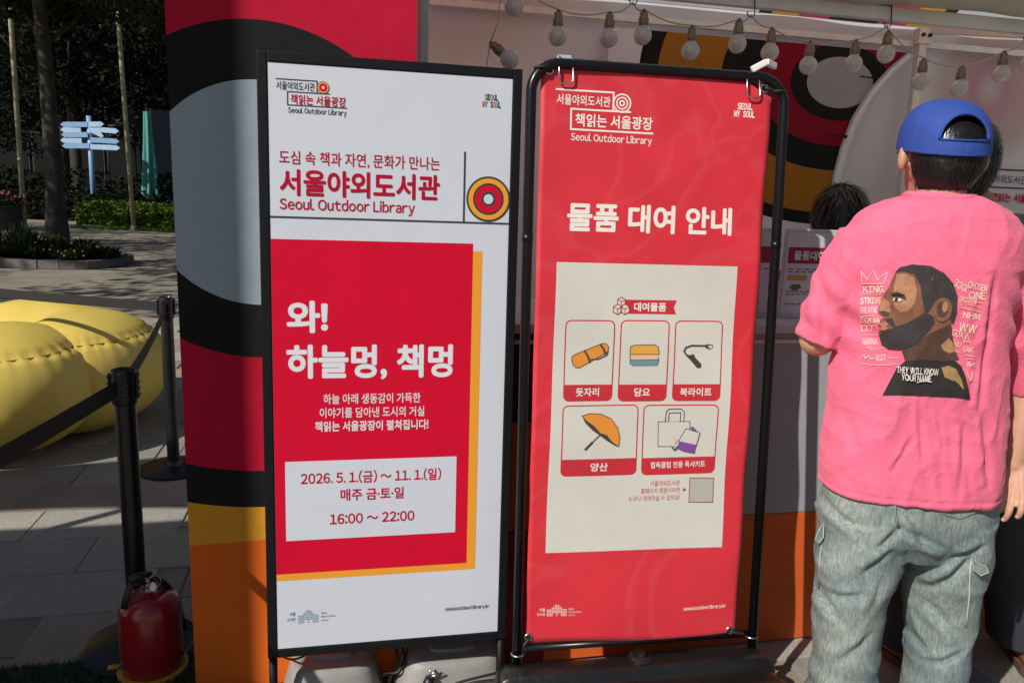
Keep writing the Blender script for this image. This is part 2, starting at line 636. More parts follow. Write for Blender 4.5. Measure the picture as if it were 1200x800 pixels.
def slab_material(name, col):
    M = mat(name, col, .82, 0, .22, 90, .35, 160)
    t = M.node_tree
    b = t.nodes['Principled BSDF']
    src = b.inputs['Base Color'].links[0].from_socket
    g = t.nodes.new('ShaderNodeNewGeometry')
    n = t.nodes.new('ShaderNodeTexNoise')
    n.inputs['Scale'].default_value = 1.7
    n.inputs['Detail'].default_value = 9
    n.inputs['Roughness'].default_value = .7
    t.links.new(g.outputs['Position'], n.inputs['Vector'])
    oi = t.nodes.new('ShaderNodeObjectInfo')
    ad = t.nodes.new('ShaderNodeMath')
    ad.operation = 'MULTIPLY_ADD'
    ad.inputs[1].default_value = .35
    t.links.new(oi.outputs['Random'], ad.inputs[0])
    t.links.new(n.outputs[0], ad.inputs[2])
    mr = t.nodes.new('ShaderNodeMapRange')
    mr.inputs[1].default_value = .3
    mr.inputs[2].default_value = 1.0
    mr.inputs[3].default_value = .62
    mr.inputs[4].default_value = 1.35
    t.links.new(ad.outputs[0], mr.inputs[0])
    mm = t.nodes.new('ShaderNodeMixRGB')
    mm.blend_type = 'MULTIPLY'
    mm.inputs[0].default_value = 1
    t.links.new(src, mm.inputs[1])
    t.links.new(mr.outputs[0], mm.inputs[2])
    t.links.new(mm.outputs[0], b.inputs['Base Color'])
    return M
mb = MB()
mb.poly([(-220, -120, -.008), (220, -120, -.008), (220, 260, -.008), (-220, 260, -.008)])
ground = tag(mb.build('ground', ground_material()), kind='structure')
slab_mats = [slab_material('granite_slab_grey', (.26, .245, .215)), slab_material('granite_slab_warm', (.27, .215, .18)),
             slab_material('granite_slab_pale', (.32, .30, .255))]
slab_me = []
for M in slab_mats:
    k = MB()
    k.box((0, 0, 0), (.596, .296, .03), None, .003)
    slab_me.append(k.mesh('paving_slab', M))
cand = []
for i in range(-14, 12):
    for j in range(-4, 22):
        u, v = i * .6 + (.3 if j % 2 else 0) + .11, j * .3 + .05
        c = T(u, v, 0)
        px, py, z = proj(c)
        if z < .8 or px < -90 or px > 1290 or py > 905 or py < 330:
            continue
        if v > .25 and u > .05:
            continue
        if 245 < px < 860:
            continue
        cand.append((z, c, j))
cand.sort(key=lambda q: q[0])
for z, c, j in cand[:295]:
    mi = 1 if j % 4 == 1 else (2 if rnd() < .3 else 0)
    o = bpy.data.objects.new('paving_slab', slab_me[mi])
    COL.objects.link(o)
    o.parent = ground
    o.location = c + Vector((0, 0, -.015 + random.uniform(-.0012, .0012)))
    o.rotation_euler = (random.uniform(-.0015, .0015), random.uniform(-.0015, .0015), YAW)

# artificial turf strip beside the booth
def turf():
    mb = MB()
    vt = (G(40, 781) - T0).dot(TN)
    ut = TUZ(211, 400, 0)[0]
    for _ in range(26000):
        u, v = random.uniform(-1.6, ut + .12), vt - random.uniform(0, .5) ** 1.0
        if u > ut - .01 and v > -.02:
            continue
        q = T(u, v, .006)
        a = rnd() * 6.28
        h = random.uniform(.012, .024)
        d = Vector((math.cos(a), math.sin(a), 0))
        s_ = Vector((-d.y, d.x, 0)) * .0017
        tip = q + d * random.uniform(.002, .012) + Vector((0, 0, h))
        mb.add([q - s_, q + s_, tip], [(0, 1, 2)])
    mb.add([T(-1.6, vt - .5, .004), T(ut + .12, vt - .5, .004), T(ut + .12, vt, .004), T(-1.6, vt, .004)], [(0, 1, 2, 3)])
    o = mb.build('artificial_turf', mat('turf_green', (.028, .055, .018), .7, 0, .4, 40), fixn=False)
    tag(o, 'dark green artificial turf strip at the lower left beside the extinguisher', 'turf', kind='stuff')
turf()

# ================================================================== printed wall at the left of the booth
cu_, cz_ = TUZ(304, 229, 0)
wall_w = TUZ(487, 40, 0)[0]
wall_l = TUZ(211, 400, 0)[0]
sc_ = TUZ(404, 229, 0)[0] - TUZ(304, 229, 0)[0]
pm = lambda px: px * sc_ / 100
z_or = TUZ(222, 640, 0)[1]
slope_or = (TUZ(313, 633, 0)[1] - z_or) / (TUZ(313, 633, 0)[0] - TUZ(222, 640, 0)[0])
def build_wall():
    t = thing('printed_partition', T(0, 0, 0), 'tall fabric partition printed with red, black, yellow and grey rings, behind the white sign', 'partition')
    t.matrix_basis = Matrix.LocRotScale(T(0, 0, 0), RT.to_quaternion(), None)
    m_ = ring_mat('ring_print_wall', (cu_, cz_), [(pm(131), GREYB), (pm(194), BLK), (pm(332), RED), (pm(389), BLK), (pm(800), YEL), (9, YEL)],
                  zcut=(z_or, slope_or, ORANGE))
    # a gently bellied stretched fabric face
    mb = MB()
    nu, nz = 24, 60
    hh = 2.75
    for j in range(nz + 1):
        for i in range(nu + 1):
            u, z = wall_l + (wall_w - wall_l) * i / nu, hh * j / nz
            b_ = math.sin(math.pi * i / nu) * (.004 + .004 * noise.noise(Vector((u * 3, z * 2, 0))))
            mb.v.append(Vector((u, b_ * .5 + .0, z)))
    for j in range(nz):
        for i in range(nu):
            a = j * (nu + 1) + i
            mb.f.append((a, a + 1, a + nu + 2, a + nu + 1)); mb.mi.append(0)
    o = mb_local(mb, 'printed_face', m_, t, True)
    k = MB()
    k.box(((wall_l + wall_w) / 2, .055, hh / 2), (wall_w - wall_l - .004, .09, hh - .004), None, .004)
    mb_local(k, 'frame_box', mat('dark_fabric_side', (.03, .03, .032), .8, bump=.3, bscale=200), t)
    k = MB()
    k.box((wall_w + .006, .045, hh / 2), (.011, .1, hh), None, .002)
    mb_local(k, 'edge_trim', mat('deep_red_edge', (.16, .01, .02), .6), t)
def mb_local(mb, name, mats, parent, smooth=False, sharp=None):
    me = mb.mesh(name, mats, smooth)
    if sharp:
        me.set_sharp_from_angle(angle=R(sharp))
    o = bpy.data.objects.new(name, me)
    COL.objects.link(o)
    o.parent = parent
    return o
build_wall()

# ================================================================== tent booth behind
white_pvc = lambda: mat('white_tent_canvas', (.62, .60, .58), .6, 0, .06, 4, .4, 6)
alu = lambda: mat('white_painted_aluminium', (.66, .63, .58), .4, 0, .08, 12)
U0, U1 = wall_w + .03, 5.6
VB = 2.2
def tent():
    t = thing('market_tent', T(U0, 0, 0), 'white market tent with printed rings, string lights and an open front above the counter', 'tent')
    q = lambda u, v, z: T(u, v, z)
    zf = TUZ(1040, 25, .35)[1]            # underside of front beam
    zb = TUZ(1040, 49, VB)[1]             # underside of back beam
    def beam(name, u0, v0, z0, u1, v1, z1, h, d):
        a, b = q(u0, v0, z0), q(u1, v1, z1)
        dirv = (b - a).normalized()
        side = dirv.cross(UPZ).normalized()
        upv = side.cross(dirv)
        k = MB()
        M_ = Matrix((dirv, side, upv)).transposed()
        k.box((a + b) / 2, ((b - a).length, d, h), M_, .003)
        k.build(name, alu(), t)
    beam('front_beam', U0, .35, zf + .022, U1, .35, zf + .022, .044, .03)
    beam('back_beam', U0, VB - .03, zb - .008, U1, VB - .03, zb - .008, .036, .03)
    # rolled up front flap
    k = MB()
    pts = [q(U0 + (U1 - U0) * i / 40, .31 + .012 * math.sin(i * 1.7), zf + .13 + .006 * math.sin(i * .9)) for i in range(41)]
    k.tube(pts, [.085 + .004 * math.sin(i * 2.3) for i in range(41)], 14)
    k.build('rolled_flap', mat('rolled_canvas', (.44, .41, .34), .75, 0, .12, 10, .6, 14), t, True)
    # front awning sheet running forward over the counter
    k = MB()
    for i in range(25):
        u = U0 + .02 + (U1 - U0) * i / 24
        k.v += [q(u, .30, zf + .19), q(u, .1, zf + .26 - .02 * math.sin(i * 1.3)), q(u, -.16, zf + .25 + .01 * math.sin(i * 2.1)), q(u, -.16, zf + .19 + .012 * math.sin(i * 2.1))]
    for i in range(24):
        for jj in range(3):
            a = i * 4 + jj
            k.f.append((a, a + 4, a + 5, a + 1)); k.mi.append(0)
    k.build('awning', mat('awning_canvas', (.66, .64, .60), .75, 0, .08, 6, .4, 8, transl=.45), t, True)
    # cross bars
    ub = TUZ(1078, 52, VB - .05)[0]
    beam('cross_bar', ub + .02, VB - .05, zb + .075, ub + .95, .40, zf + .09, .045, .03)
    # posts
    for (u, v, zt) in ((U0 + .01, .33, zf + .04), (U1, .33, zf + .04), (ub, VB - .06, zb), (U1, VB - .05, zb), (U0 + .01, VB - .05, zb)):
        k = MB()
        k.box(q(u, v, zt / 2), (.05, .045, zt), RT, .004)
        k.build('post', alu(), t)
    k = MB()
    k.box(q(ub, VB - .065, zb + .03), (.09, .06, .09), RT, .006)
    br_ = k.build('corner_bracket', alu(), t)
    for du in (-.022, .022):
        k = MB()
        k.tube([q(ub + du, VB - .096, zb + .035), q(ub + du, VB - .106, zb + .035)], .011, 10)
        k.build('bolt', mat('dark_steel', (.03, .03, .03), .35, 1), br_)
    # roof canvas: translucent, printed
    zr = zb + .85
    rm = ring_mat('ring_print_roof', None, None, transl=.75, rough=.6,
                  centers=[((ub - .42, .0), 1, 1, [(.10, (.75, .75, .75)), (.16, (.05, .05, .05)), (.32, (.6, .08, .14)), (.38, (.05, .05, .05)), (.52, (.75, .4, .06)), (.56, (.05, .05, .05)), (20, (.82, .82, .82))], False),
                           ((.95, .0), 1, 1, [(.55, (.6, .08, .14)), (.62, (.05, .05, .05)), (.82, (.75, .4, .06)), (.92, (.05, .05, .05)), (20, (.95, .95, .95))], False)])
    o = bpy.data.objects.new('roof_canvas', None)
    k = MB()
    vm = VB * .55
    nn = 30
    rows = [(.30, zf + .10), (.42, zf + .16), (vm, zr), (VB + .02, zb + .10)]
    mats_ = [rm]
    for (v, z) in rows:
        for i in range(nn + 1):
            k.v.append(Vector((U0 - .15 + (U1 - U0 + .3) * i / nn, v, z)))
    for j in range(3):
        for i in range(nn):
            a = j * (nn + 1) + i
            k.f.append((a, a + 1, a + nn + 2, a + nn + 1)); k.mi.append(0)
    # the print is mapped on x/z of a local frame whose z runs down the slope
    me = k.mesh('roof_canvas', rm, True)
    o = bpy.data.objects.new('roof_canvas', me)
    COL.objects.link(o)
    o.parent = t
    o.matrix_basis = Matrix.LocRotScale(T0 - t.matrix_basis.translation, RT.to_quaternion(), None)
    sep_shift(rm, zb + .26)
    # back wall with see-through prints
    c1 = TUZ(1165, 105, VB); c2 = TUZ(530, 15, VB)
    st1 = [(.12, (.80, .70, .72)), (.36, (.74, .42, .47)), (.47, (.80, .68, .60)), (30, (1, 1, 1))]
    st2 = [(.2, (.86, .66, .69)), (.38, (.90, .80, .66)), (.5, (.97, .93, .90)), (30, (1, 1, 1))]
    bw = ring_mat('tent_back_canvas', None, None, transl=.25,
                  centers=[((0, 0), 1, 1, [(40, (.72, .71, .74)), (41, (.72, .71, .74))], False), (c1, 1, 1, st1, True), (c2, .7, 1.2, st2, True)])
    k = MB()
    nu, nz = 60, 24
    for j in range(nz + 1):
        for i in range(nu + 1):
            u, z = U0 - .1 + (U1 - U0 + .2) * i / nu, (zb + .1) * j / nz
            k.v.append(Vector((u, VB + .02 * noise.noise(Vector((u * 1.5, z * .8, 3))) + .03, z)))
    for j in range(nz):
        for i in range(nu):
            a = j * (nu + 1) + i
            k.f.append((a, a + 1, a + nu + 2, a + nu + 1)); k.mi.append(0)
    me = k.mesh('back_wall', bw, True)
    o = bpy.data.objects.new('back_wall', me)
    COL.objects.link(o)
    o.parent = t
    o.matrix_basis = Matrix.LocRotScale(T0 - t.matrix_basis.translation, RT.to_quaternion(), None)
    for uu in (U0 - .06, U1 + .06):
        k = MB()
        k.add([q(uu, .32, 0), q(uu, VB + .03, 0), q(uu, VB + .03, zb + .1), q(uu, vm, zr), q(uu, .32, zf + .12)], [(0, 1, 2, 3, 4)])
        k.build('side_wall', mat('tent_side_canvas', (.74, .73, .74), .7, 0, .06, 3, .5, 4, transl=.45), t)
    # printed panel left of the curved zip
    vz = VB - .09
    edge = [(1063, 62), (1042, 80), (1018, 106), (998, 138), (984, 172), (975, 205), (971, 236), (968, 275), (966, 330)]
    left = 705
    uz = [TUZ(x, y, vz) for x, y in edge]
    rc = TUZ(985, 97, vz)
    s1 = TUZ(1085, 97, vz)[0] - rc[0]
    mm_ = lambda p_: p_ * s1 / 100
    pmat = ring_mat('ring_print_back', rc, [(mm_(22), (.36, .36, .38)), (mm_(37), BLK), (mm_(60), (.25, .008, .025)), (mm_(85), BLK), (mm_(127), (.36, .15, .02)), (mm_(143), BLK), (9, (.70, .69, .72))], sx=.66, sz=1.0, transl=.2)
    k = MB()
    ul = TUZ(left, 200, vz)[0]
    n_ = len(uz)
    for i, (u, z) in enumerate(uz):
        for jj in range(9):
            uu = ul + (u - ul) * jj / 8
            k.v.append(Vector((uu, vz + .015 * noise.noise(Vector((uu * 2, z * 2, 7))), z)))
    for i in range(n_ - 1):
        for jj in range(8):
            a = i * 9 + jj
            k.f.append((a, a + 9, a + 10, a + 1)); k.mi.append(0)
    me = k.mesh('printed_panel', pmat, True)
    o = bpy.data.objects.new('printed_panel', me)
    COL.objects.link(o)
    o.parent = t
    o.matrix_basis = Matrix.LocRotScale(T0 - t.matrix_basis.translation, RT.to_quaternion(), None)
    # clear vinyl flap painted pale for its highlights, and zip along the curve
    k = MB()
    prev = None
    for i, (u, z) in enumerate(uz):
        d = Vector((uz[min(i + 1, n_ - 1)][0] - uz[max(i - 1, 0)][0], uz[min(i + 1, n_ - 1)][1] - uz[max(i - 1, 0)][1]))
        d.normalize()
        nx, nz_ = d.y, -d.x
        if nx > 0: nx, nz_ = -nx, -nz_
        w_ = .035 + .045 * i / n_
        k.v += [q(u, vz - .012, z), q(u - nx * .012, vz - .02, z - nz_ * .012), q(u - nx * w_, vz - .006, z - nz_ * w_)]
    for i in range(n_ - 1):
        for jj in range(2):
            a = i * 3 + jj
            k.f.append((a, a + 3, a + 4, a + 1)); k.mi.append(0)
    k.build('zip_flap', mat('clear_vinyl_highlight', (.62, .64, .68), .22, 0, .1, 12, .5, 20), t, True)
    k = MB()
    k.tube([q(u, vz - .02, z) for u, z in uz], .0045, 6)
    k.build('zip', mat('zip_grey', (.34, .36, .40), .35), t, True)
    for (x, y) in ((1027, 92), (991, 160)):
        u, z = TUZ(x, y, vz - .03)
        k = MB()
        k.tube([q(u - .11, vz - .03, z + .004), q(u, vz - .03, z)], .004, 6)
        k.ball(q(u, vz - .03, z), .011)
        k.build('toggle', mat('dark_steel', (.03, .03, .03), .35, 1), t, True)
    return zf, zb
def sep_shift(M, z):
    """roof print: use depth along the slope (y) instead of height"""
    t = M.node_tree
    for n in [n for n in t.nodes if n.type == 'MAPPING']:
        sx, sy, sz = n.inputs['Scale'].default_value
        lx, ly, lz = n.inputs['Location'].default_value
        n.inputs['Scale'].default_value = (sx, .12, 0)
        n.inputs['Location'].default_value = (lx, -.12 * .75, 0)
zf, zb = tent()

# ------------------------------------------------------------------ counter
def counter():
    uL = wall_w + .035
    uR = 4.6
    zc = TUZ(930, 377, .03)[1]
    zo = TUZ(915, 601, .0)[1]
    t = thing('booth_counter', T(uL, 0, 0), 'long booth counter with grey fabric front above an orange base band', 'counter')
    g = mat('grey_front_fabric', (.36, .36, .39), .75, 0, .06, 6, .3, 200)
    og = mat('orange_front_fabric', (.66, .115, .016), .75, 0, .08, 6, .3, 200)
    dr = mat('shaded_red_front_fabric', (.20, .012, .02), .75, 0, .1, 6, .3, 200)
    def slab(name, u0, u1, z0, z1, m_, v0=.0, d=.03):
        k = MB()
        k.box(T((u0 + u1) / 2, v0 + d / 2, (z0 + z1) / 2), (u1 - u0, d, z1 - z0), RT, .002)
        return k.build(name, m_, t)
    us = TUZ(640, 700, 0)[0]
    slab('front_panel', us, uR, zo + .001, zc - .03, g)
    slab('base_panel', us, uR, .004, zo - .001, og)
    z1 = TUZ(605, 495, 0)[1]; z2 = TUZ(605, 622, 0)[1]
    slab('front_panel', uL, us - .002, z2 + .001, z1 - .001, mat('shaded_orange_front_fabric', (.45, .14, .03), .75, 0, .1, 6, .3, 200))  # left strip print, with the shade of the gap put into its colours
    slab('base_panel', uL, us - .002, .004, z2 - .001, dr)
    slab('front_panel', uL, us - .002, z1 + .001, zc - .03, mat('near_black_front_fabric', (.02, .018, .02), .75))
    k = MB()
    k.box(T((uL + uR) / 2, .24, zc - .014), (uR - uL, .52, .028), RT, .004)
    k.build('counter_top', mat('counter_white', (.58, .57, .58), .45, 0, .05, 8), t)
    k = MB()
    k.box(T((uL + uR) / 2, -.006, zc - .055), (uR - uL, .01, .012), RT, .002)
    k.build('edge_rail', alu(), t)
    return zc
ZC = counter()

# ------------------------------------------------------------------ acrylic notices on the counter
def put_text(k, body, bold, o, ax, ay, width, height=None, center=False):
    vs, fs, a, b, c, d = TEXTS[(body, bold)]
    sx = width / (b - a)
    sy = height / (d - c) if height else sx
    o = Vector(o)
    k.add([o + ax * ((q.x - a) * sx) + ay * ((q.y - (c + d) / 2) * sy) + ax.cross(ay) * q.z for q in vs], fs)
def notices():
    for idx, (xa, xb, lab) in enumerate(((884, 908, 'acrylic notice stand half hidden behind the black banner post'), (914, 972, 'acrylic notice stand with red header between the banner post and the man in pink'))):
        va = .10
        ua = TUZ(xa, 330, va)[0]
        ub = TUZ(xb, 330, va)[0]
        if idx == 0:
            ua = ub - .24
        else:
            ub = ua + .27
        zt = TUZ(930, 268, va)[1]
        t = thing('notice_stand', T((ua + ub) / 2, va, ZC), lab, 'notice', 'acrylic notices on the counter')
        k = MB()
        k.box(T((ua + ub) / 2, va, (ZC + zt) / 2), (ub - ua, .008, zt - ZC), RT, .002)
        k.box(T((ua + ub) / 2, va + .05, ZC + .006), (ub - ua, .10, .01), RT, .002)
        k.build('acrylic_holder', mat('milky_acrylic', (.50, .49, .53), .25), t)
        k = MB()
        k.box(T((ua + ub) / 2, va - .0056, (ZC + zt) / 2 + .004), (ub - ua - .016, .002, zt - ZC - .03), RT)
        pg = k.build('paper_sheet', mat('notice_paper', (.58, .57, .60), .6), t)
        vv = va - .0072
        k = MB()
        h_ = zt - ZC
        def rect(u0, u1, z0, z1, dv=0):
            k.add([T(u0, vv - dv, z0), T(u1, vv - dv, z0), T(u1, vv - dv, z1), T(u0, vv - dv, z1)], [(0, 1, 2, 3)])
        rect(ua + .015, ub - .015, ZC + h_ * .62, ZC + h_ * .80)
        k.build('header_band', mat('notice_red', (.30, .012, .03), .6), pg)
        k = MB()
        put_text(k, '물품대여', .03, T(ua + .035, vv - .001, ZC + h_ * .71), TA, UPZ, .11)
        k.build('header_text', INK['whiteink'], pg)
        k = MB()
        for zz, ww in ((.55, .5), (.52, .42), (.30, .3), (.27, .34)):
            for jj in range(7):
                uu = ua + .02 + jj * .024 * ww / .42
                rect(uu, uu + .016 * ww / .42, ZC + h_ * zz, ZC + h_ * (zz + .012))
        tag(k.build('printed_lines', mat('grey_ink', (.10, .09, .11), .6), pg), kind='stuff')
        k = MB()
        rect(ua + .02, ua + .09, ZC + h_ * .43, ZC + h_ * .49)
        k.build('button_mark', mat('orange_ink', (.55, .25, .10), .6), pg)
        k = MB()
        k.add([T(ua + .03, vv, ZC + h_ * .35), T(ua + .05, vv, ZC + h_ * .31), T(ua + .075, vv, ZC + h_ * .35), T(ua + .065, vv, ZC + h_ * .39), T(ua + .04, vv, ZC + h_ * .385)], [(0, 1, 2, 3, 4)])
        k.build('item_mark', mat('khaki_ink', (.12, .11, .07), .6), pg)
        k = MB()
        for jj in range(8):
            rect(ua + .018 + jj * .022, ua + .034 + jj * .022, ZC + h_ * .155, ZC + h_ * .175)
        tag(k.build('printed_lines', INK['redfade'], pg), kind='stuff')
notices()

# ------------------------------------------------------------------ printed board hung inside the tent at the right
def inner_board():
    v = 1.6
    u0, z0 = TUZ(1100, 400, v)
    t = thing('inner_board', T(u0, v, .0), 'pale printed board inside the tent behind the person in black', 'board')
    ua, ub = TUZ(1120, 215, v)[0], TUZ(1255, 215, v)[0]
    zt = TUZ(1180, 192, v)[1]
    k = MB()
    k.box(T((ua + ub) / 2, v + .012, zt - .42), (ub - ua, .012, .86), RT, .003)
    k.box(T((ua + ub) / 2 - .3, v + .03, (zt - .6) / 2), (.03, .03, zt - .6), RT, .003)
    k.box(T((ua + ub) / 2 + .3, v + .03, (zt - .6) / 2), (.03, .03, zt - .6), RT, .003)
    k.build('board_panel', mat('board_pale', (.52, .51, .54), .6), t)
    vv = v + .004
    k = MB()
    for zpx in (199, 220):
        za = TUZ(1180, zpx, vv)[1]
        k.box(T((ua + ub) / 2, vv, za), (ub - ua - .04, .002, .008), RT)
    k.build('rule_line', INK['ink'], t)
    k = MB()
    z_ = TUZ(1185, 210.5, vv - .002)[1]
    uu = TUZ(1148, 208, vv)[0]
    put_text(k, '서울야외도서관', .004, T(uu, vv - .003, z_), TA, UPZ, TUZ(1203, 210, vv)[0] - uu)
    k.build('board_text', INK['ink'], t)
    k = MB()
    z_ = TUZ(1185, 232, vv - .002)[1]
    uu = TUZ(1160, 232, vv)[0]
    put_text(k, '책읽는 서울광장', .03, T(uu, vv - .003, z_), TA, UPZ, .34)
    k.build('board_text', mat('crimson_ink', (.42, .006, .03)), t)
inner_board()

# ------------------------------------------------------------------ string lights and hooks
def string_lights():
    v = .33
    t = thing('string_light', T(U0 + 1, v, zf), 'string of round frosted bulbs hung in loops under the tent front', 'string light')
    bulbs = [(602, 8, 0), (653, 43, 0), (713, 45, 0), (753, 42, 0), (809, 60, 0), (864, 52, 0), (902, 62, 0), (947, 77, 0), (1000, 75, 0), (1038, 64, 0),
             (1079, 96, 0), (1124, 104, 0), (1173, 87, 0), (1205, 76, 0)]
    hooks = [(586, -6), (742, 3), (880, 18), (1040, 30), (1203, 47)]
    glass = mat('frosted_bulb', (.52, .47, .43), .15, 0, .10, 30, spec=.7)
    sock = mat('bulb_socket_brown', (.22, .16, .10), .35, .5)
    wire = mat('pale_wire', (.46, .42, .37), .5)
    tops = []
    for i, (x, y, a) in enumerate(bulbs):
        c = TP(x, y, v)
        k = MB()
        r = .0295
        prof = [(.001, -r)] + [(r * math.sin(R(th)), -r * math.cos(R(th))) for th in range(20, 150, 16)] + [(.014, .031)]
        k.lathe(prof, c, 16)
        k.build('bulb', glass, t, True)
        k = MB()
        k.lathe([(.014, .028), (.0165, .032), (.0165, .05), (.013, .058), (.013, .068), (.006, .074), (.003, .08)], c, 12)
        k.build('socket', sock, t, True, sharp=40)
        tops.append(c + Vector((0, 0, .078)))
    k = MB()
    # hanging bulb at the left, tipped over
    c = TP(597, 70, v)
    M_ = Matrix.Rotation(R(-52), 3, 'Y')
    r = .0295
    k.lathe([(.001, -r)] + [(r * math.sin(R(th)), -r * math.cos(R(th))) for th in range(20, 150, 16)] + [(.014, .031)], c, 16, M_)
    k.build('bulb', glass, t, True)
    k = MB()
    k.lathe([(.014, .028), (.0165, .032), (.0165, .05), (.013, .058), (.013, .068), (.006, .074), (.003, .08)], c, 12, M_)
    k.build('socket', sock, t, True, sharp=40)
    tip = c + M_ @ Vector((0, 0, .078))
    hk = [TP(x, y, v) for x, y in hooks]
    allp = sorted([(proj(p)[0], p) for p in tops] + [(proj(p)[0], p) for p in hk], key=lambda q: q[0])
    k = MB()
    pts = []
    for (a, b) in zip(allp[:-1], allp[1:]):
        for s in range(6):
            f = s / 6
            p = a[1].lerp(b[1], f)
            p = p - Vector((0, 0, .012 * math.sin(math.pi * f)))
            pts.append(p)
    pts.append(allp[-1][1])
    k.tube(pts, .0026, 5)
    k.tube([pts[0], pts[0].lerp(tip, .5) + Vector((.01, 0, -.01)), tip], .0022, 5)
    k.tube([tip, tip + Vector((-.01, 0, -.08)), tip + Vector((-.02, .01, -.3))], .0022, 5)
    k.build('wire', wire, t, True)
    for i, p in enumerate(hk):
        names = ['leftmost wire hook carrying the string light', 'wire hook above the middle of the red banner', 'wire hook above the right end of the red banner', 'wire hook just left of the blue cap', 'wire hook at the right edge of the picture']
        k = MB()
        z = Vector((0, 0, 1))
        k.tube(arc(p + z * .006, TA, z, .013, R(-200), R(20), 10) + [p + z * .06 + TA * .008] +
               arc(p + z * .105 - TA * .004, TA, z, .012, R(-20), R(200), 8), .0019, 6)
        o = k.build('wire_hook', mat('dark_steel', (.03, .03, .03), .35, 1), None, True)
        tag(o, names[i], 'hook', 'hooks holding the string light')
string_lights()

# ================================================================== white sign
class Plane:
    def __init__(s, c, yaw, lean):
        s.c = Vector(c)
        s.a = Vector((math.cos(yaw), math.sin(yaw), 0))
        nn = Vector((-math.sin(yaw), math.cos(yaw), 0))
        s.up = (UPZ * math.cos(lean) + nn * math.sin(lean)).normalized()
        s.n = s.a.cross(s.up)            # towards the camera or away
        if s.n.y > 0: s.n = -s.n         # s.n points to the camera
        s.disp = lambda u, t: 0.0
    def uv(s, px, py):
        q = on_plane(px, py, s.c, s.n) - s.c
        return q.dot(s.a), q.dot(s.up)
    def at(s, u, t, o=0.0):
        return s.c + s.a * u + s.up * t + s.n * (o + s.disp(u, t))
    def M(s):
        return Matrix((s.a, -s.n, s.up)).transposed()
SG = Plane((-.3016, 1.9169, .2396), .2119, .048)
def px_scale(pl, x, y):
    return pl.uv(x, y - .5)[1] - pl.uv(x, y + .5)[1]
def sheet(pl, pts, o, dens=0):
    """flat print polygon in plane coordinates, optionally cut into a grid so that it follows the cloth"""
    k = MB()
    bm = bmesh.new()
    vs = [bm.verts.new((u, t, 0)) for u, t in pts]
    bm.faces.new(vs)
    if dens:
        us = [p[0] for p in pts]; ts = [p[1] for p in pts]
        for ax, lo, hi in ((0, min(us), max(us)), (1, min(ts), max(ts))):
            n = int((hi - lo) / dens)
            for i in range(1, n + 1):
                co = [0, 0, 0]; co[ax] = lo + (hi - lo) * i / (n + 1)
                no = [0, 0, 0]; no[ax] = 1
                bmesh.ops.bisect_plane(bm, geom=bm.verts[:] + bm.edges[:] + bm.faces[:], plane_co=co, plane_no=no)
    bmesh.ops.triangulate(bm, faces=[f for f in bm.faces if len(f.verts) > 4])
    bm.verts.index_update()
    k.add([pl.at(q.co.x, q.co.y, o) for q in bm.verts], [tuple(q.index for q in f.verts) for f in bm.faces])
    bm.free()
    return k
def printed(pl, px, o, name, m_, parent, dens=0):
    return sheet(pl, [pl.uv(x, y) for x, y in px], o, dens).build(name, m_, parent, dens > 0, fixn=False)
def rectpx(pl, x0, y0, x1, y1):
    """upright rectangle in the plane from photo pixels of opposite corners"""
    u0, t0 = pl.uv(x0, y0); u1, t1 = pl.uv(x1, y1)
    return [(u0, t1), (u1, t1), (u1, t0), (u0, t0)]
def line(pl, a, b, w_, o, k):
    (ua, ta), (ub, tb) = a, b
    d = Vector((ub - ua, tb - ta)).normalized()
    nx, ny = -d.y * w_ / 2, d.x * w_ / 2
    ex, ey = d.x * w_ / 2, d.y * w_ / 2
    n = max(1, int(Vector((ub - ua, tb - ta)).length / .03))
    for i in range(n):
        f0, f1 = i / n, (i + 1) / n
        p0 = (ua + (ub - ua) * f0 - (ex if i == 0 else 0), ta + (tb - ta) * f0 - (ey if i == 0 else 0))
        p1 = (ua + (ub - ua) * f1 + (ex if i == n - 1 else 0), ta + (tb - ta) * f1 + (ey if i == n - 1 else 0))
        k.add([pl.at(p0[0] + nx, p0[1] + ny, o), pl.at(p0[0] - nx, p0[1] - ny, o), pl.at(p1[0] - nx, p1[1] - ny, o), pl.at(p1[0] + nx, p1[1] + ny, o)], [(0, 1, 2, 3)])
def annulus(pl, c, r0, r1, o, k, n=40, sx=1, sy=1):
    vs, fs = [], []
    for i in range(n):
        a = 2 * math.pi * i / n
        for r in (r0, r1):
            vs.append(pl.at(c[0] + math.cos(a) * r * sx, c[1] + math.sin(a) * r * sy, o))
    for i in range(n):
        j = (i + 1) % n
        fs.append((2 * i, 2 * i + 1, 2 * j + 1, 2 * j))
    k.add(vs, fs)
def disc(pl, c, r, o, k, n=32, sx=1, sy=1):
    k.add([pl.at(c[0] + math.cos(2 * math.pi * i / n) * r * sx, c[1] + math.sin(2 * math.pi * i / n) * r * sy, o) for i in range(n)], [tuple(range(n))])
def place_text(pl, spec, o, parent):
    body, bold, L, R_, hpx, mk, nm = spec
    u0, t0 = pl.uv(*L); u1, t1 = pl.uv(*R_)
    vs, fs, a, b, c, d = TEXTS[(body, bold)]
    sx = (u1 - u0) / (b - a)
    hh = hpx * px_scale(pl, (L[0] + R_[0]) / 2, (L[1] + R_[1]) / 2)
    sy = hh / (d - c)
    tm = (t0 + t1) / 2
    k = MB()
    k.add([pl.at(u0 + (q.x - a) * sx, tm + (q.y - (c + d) / 2) * sy, o + q.z) for q in vs], fs)
    return k.build(nm, INK[mk], parent, fixn=False)
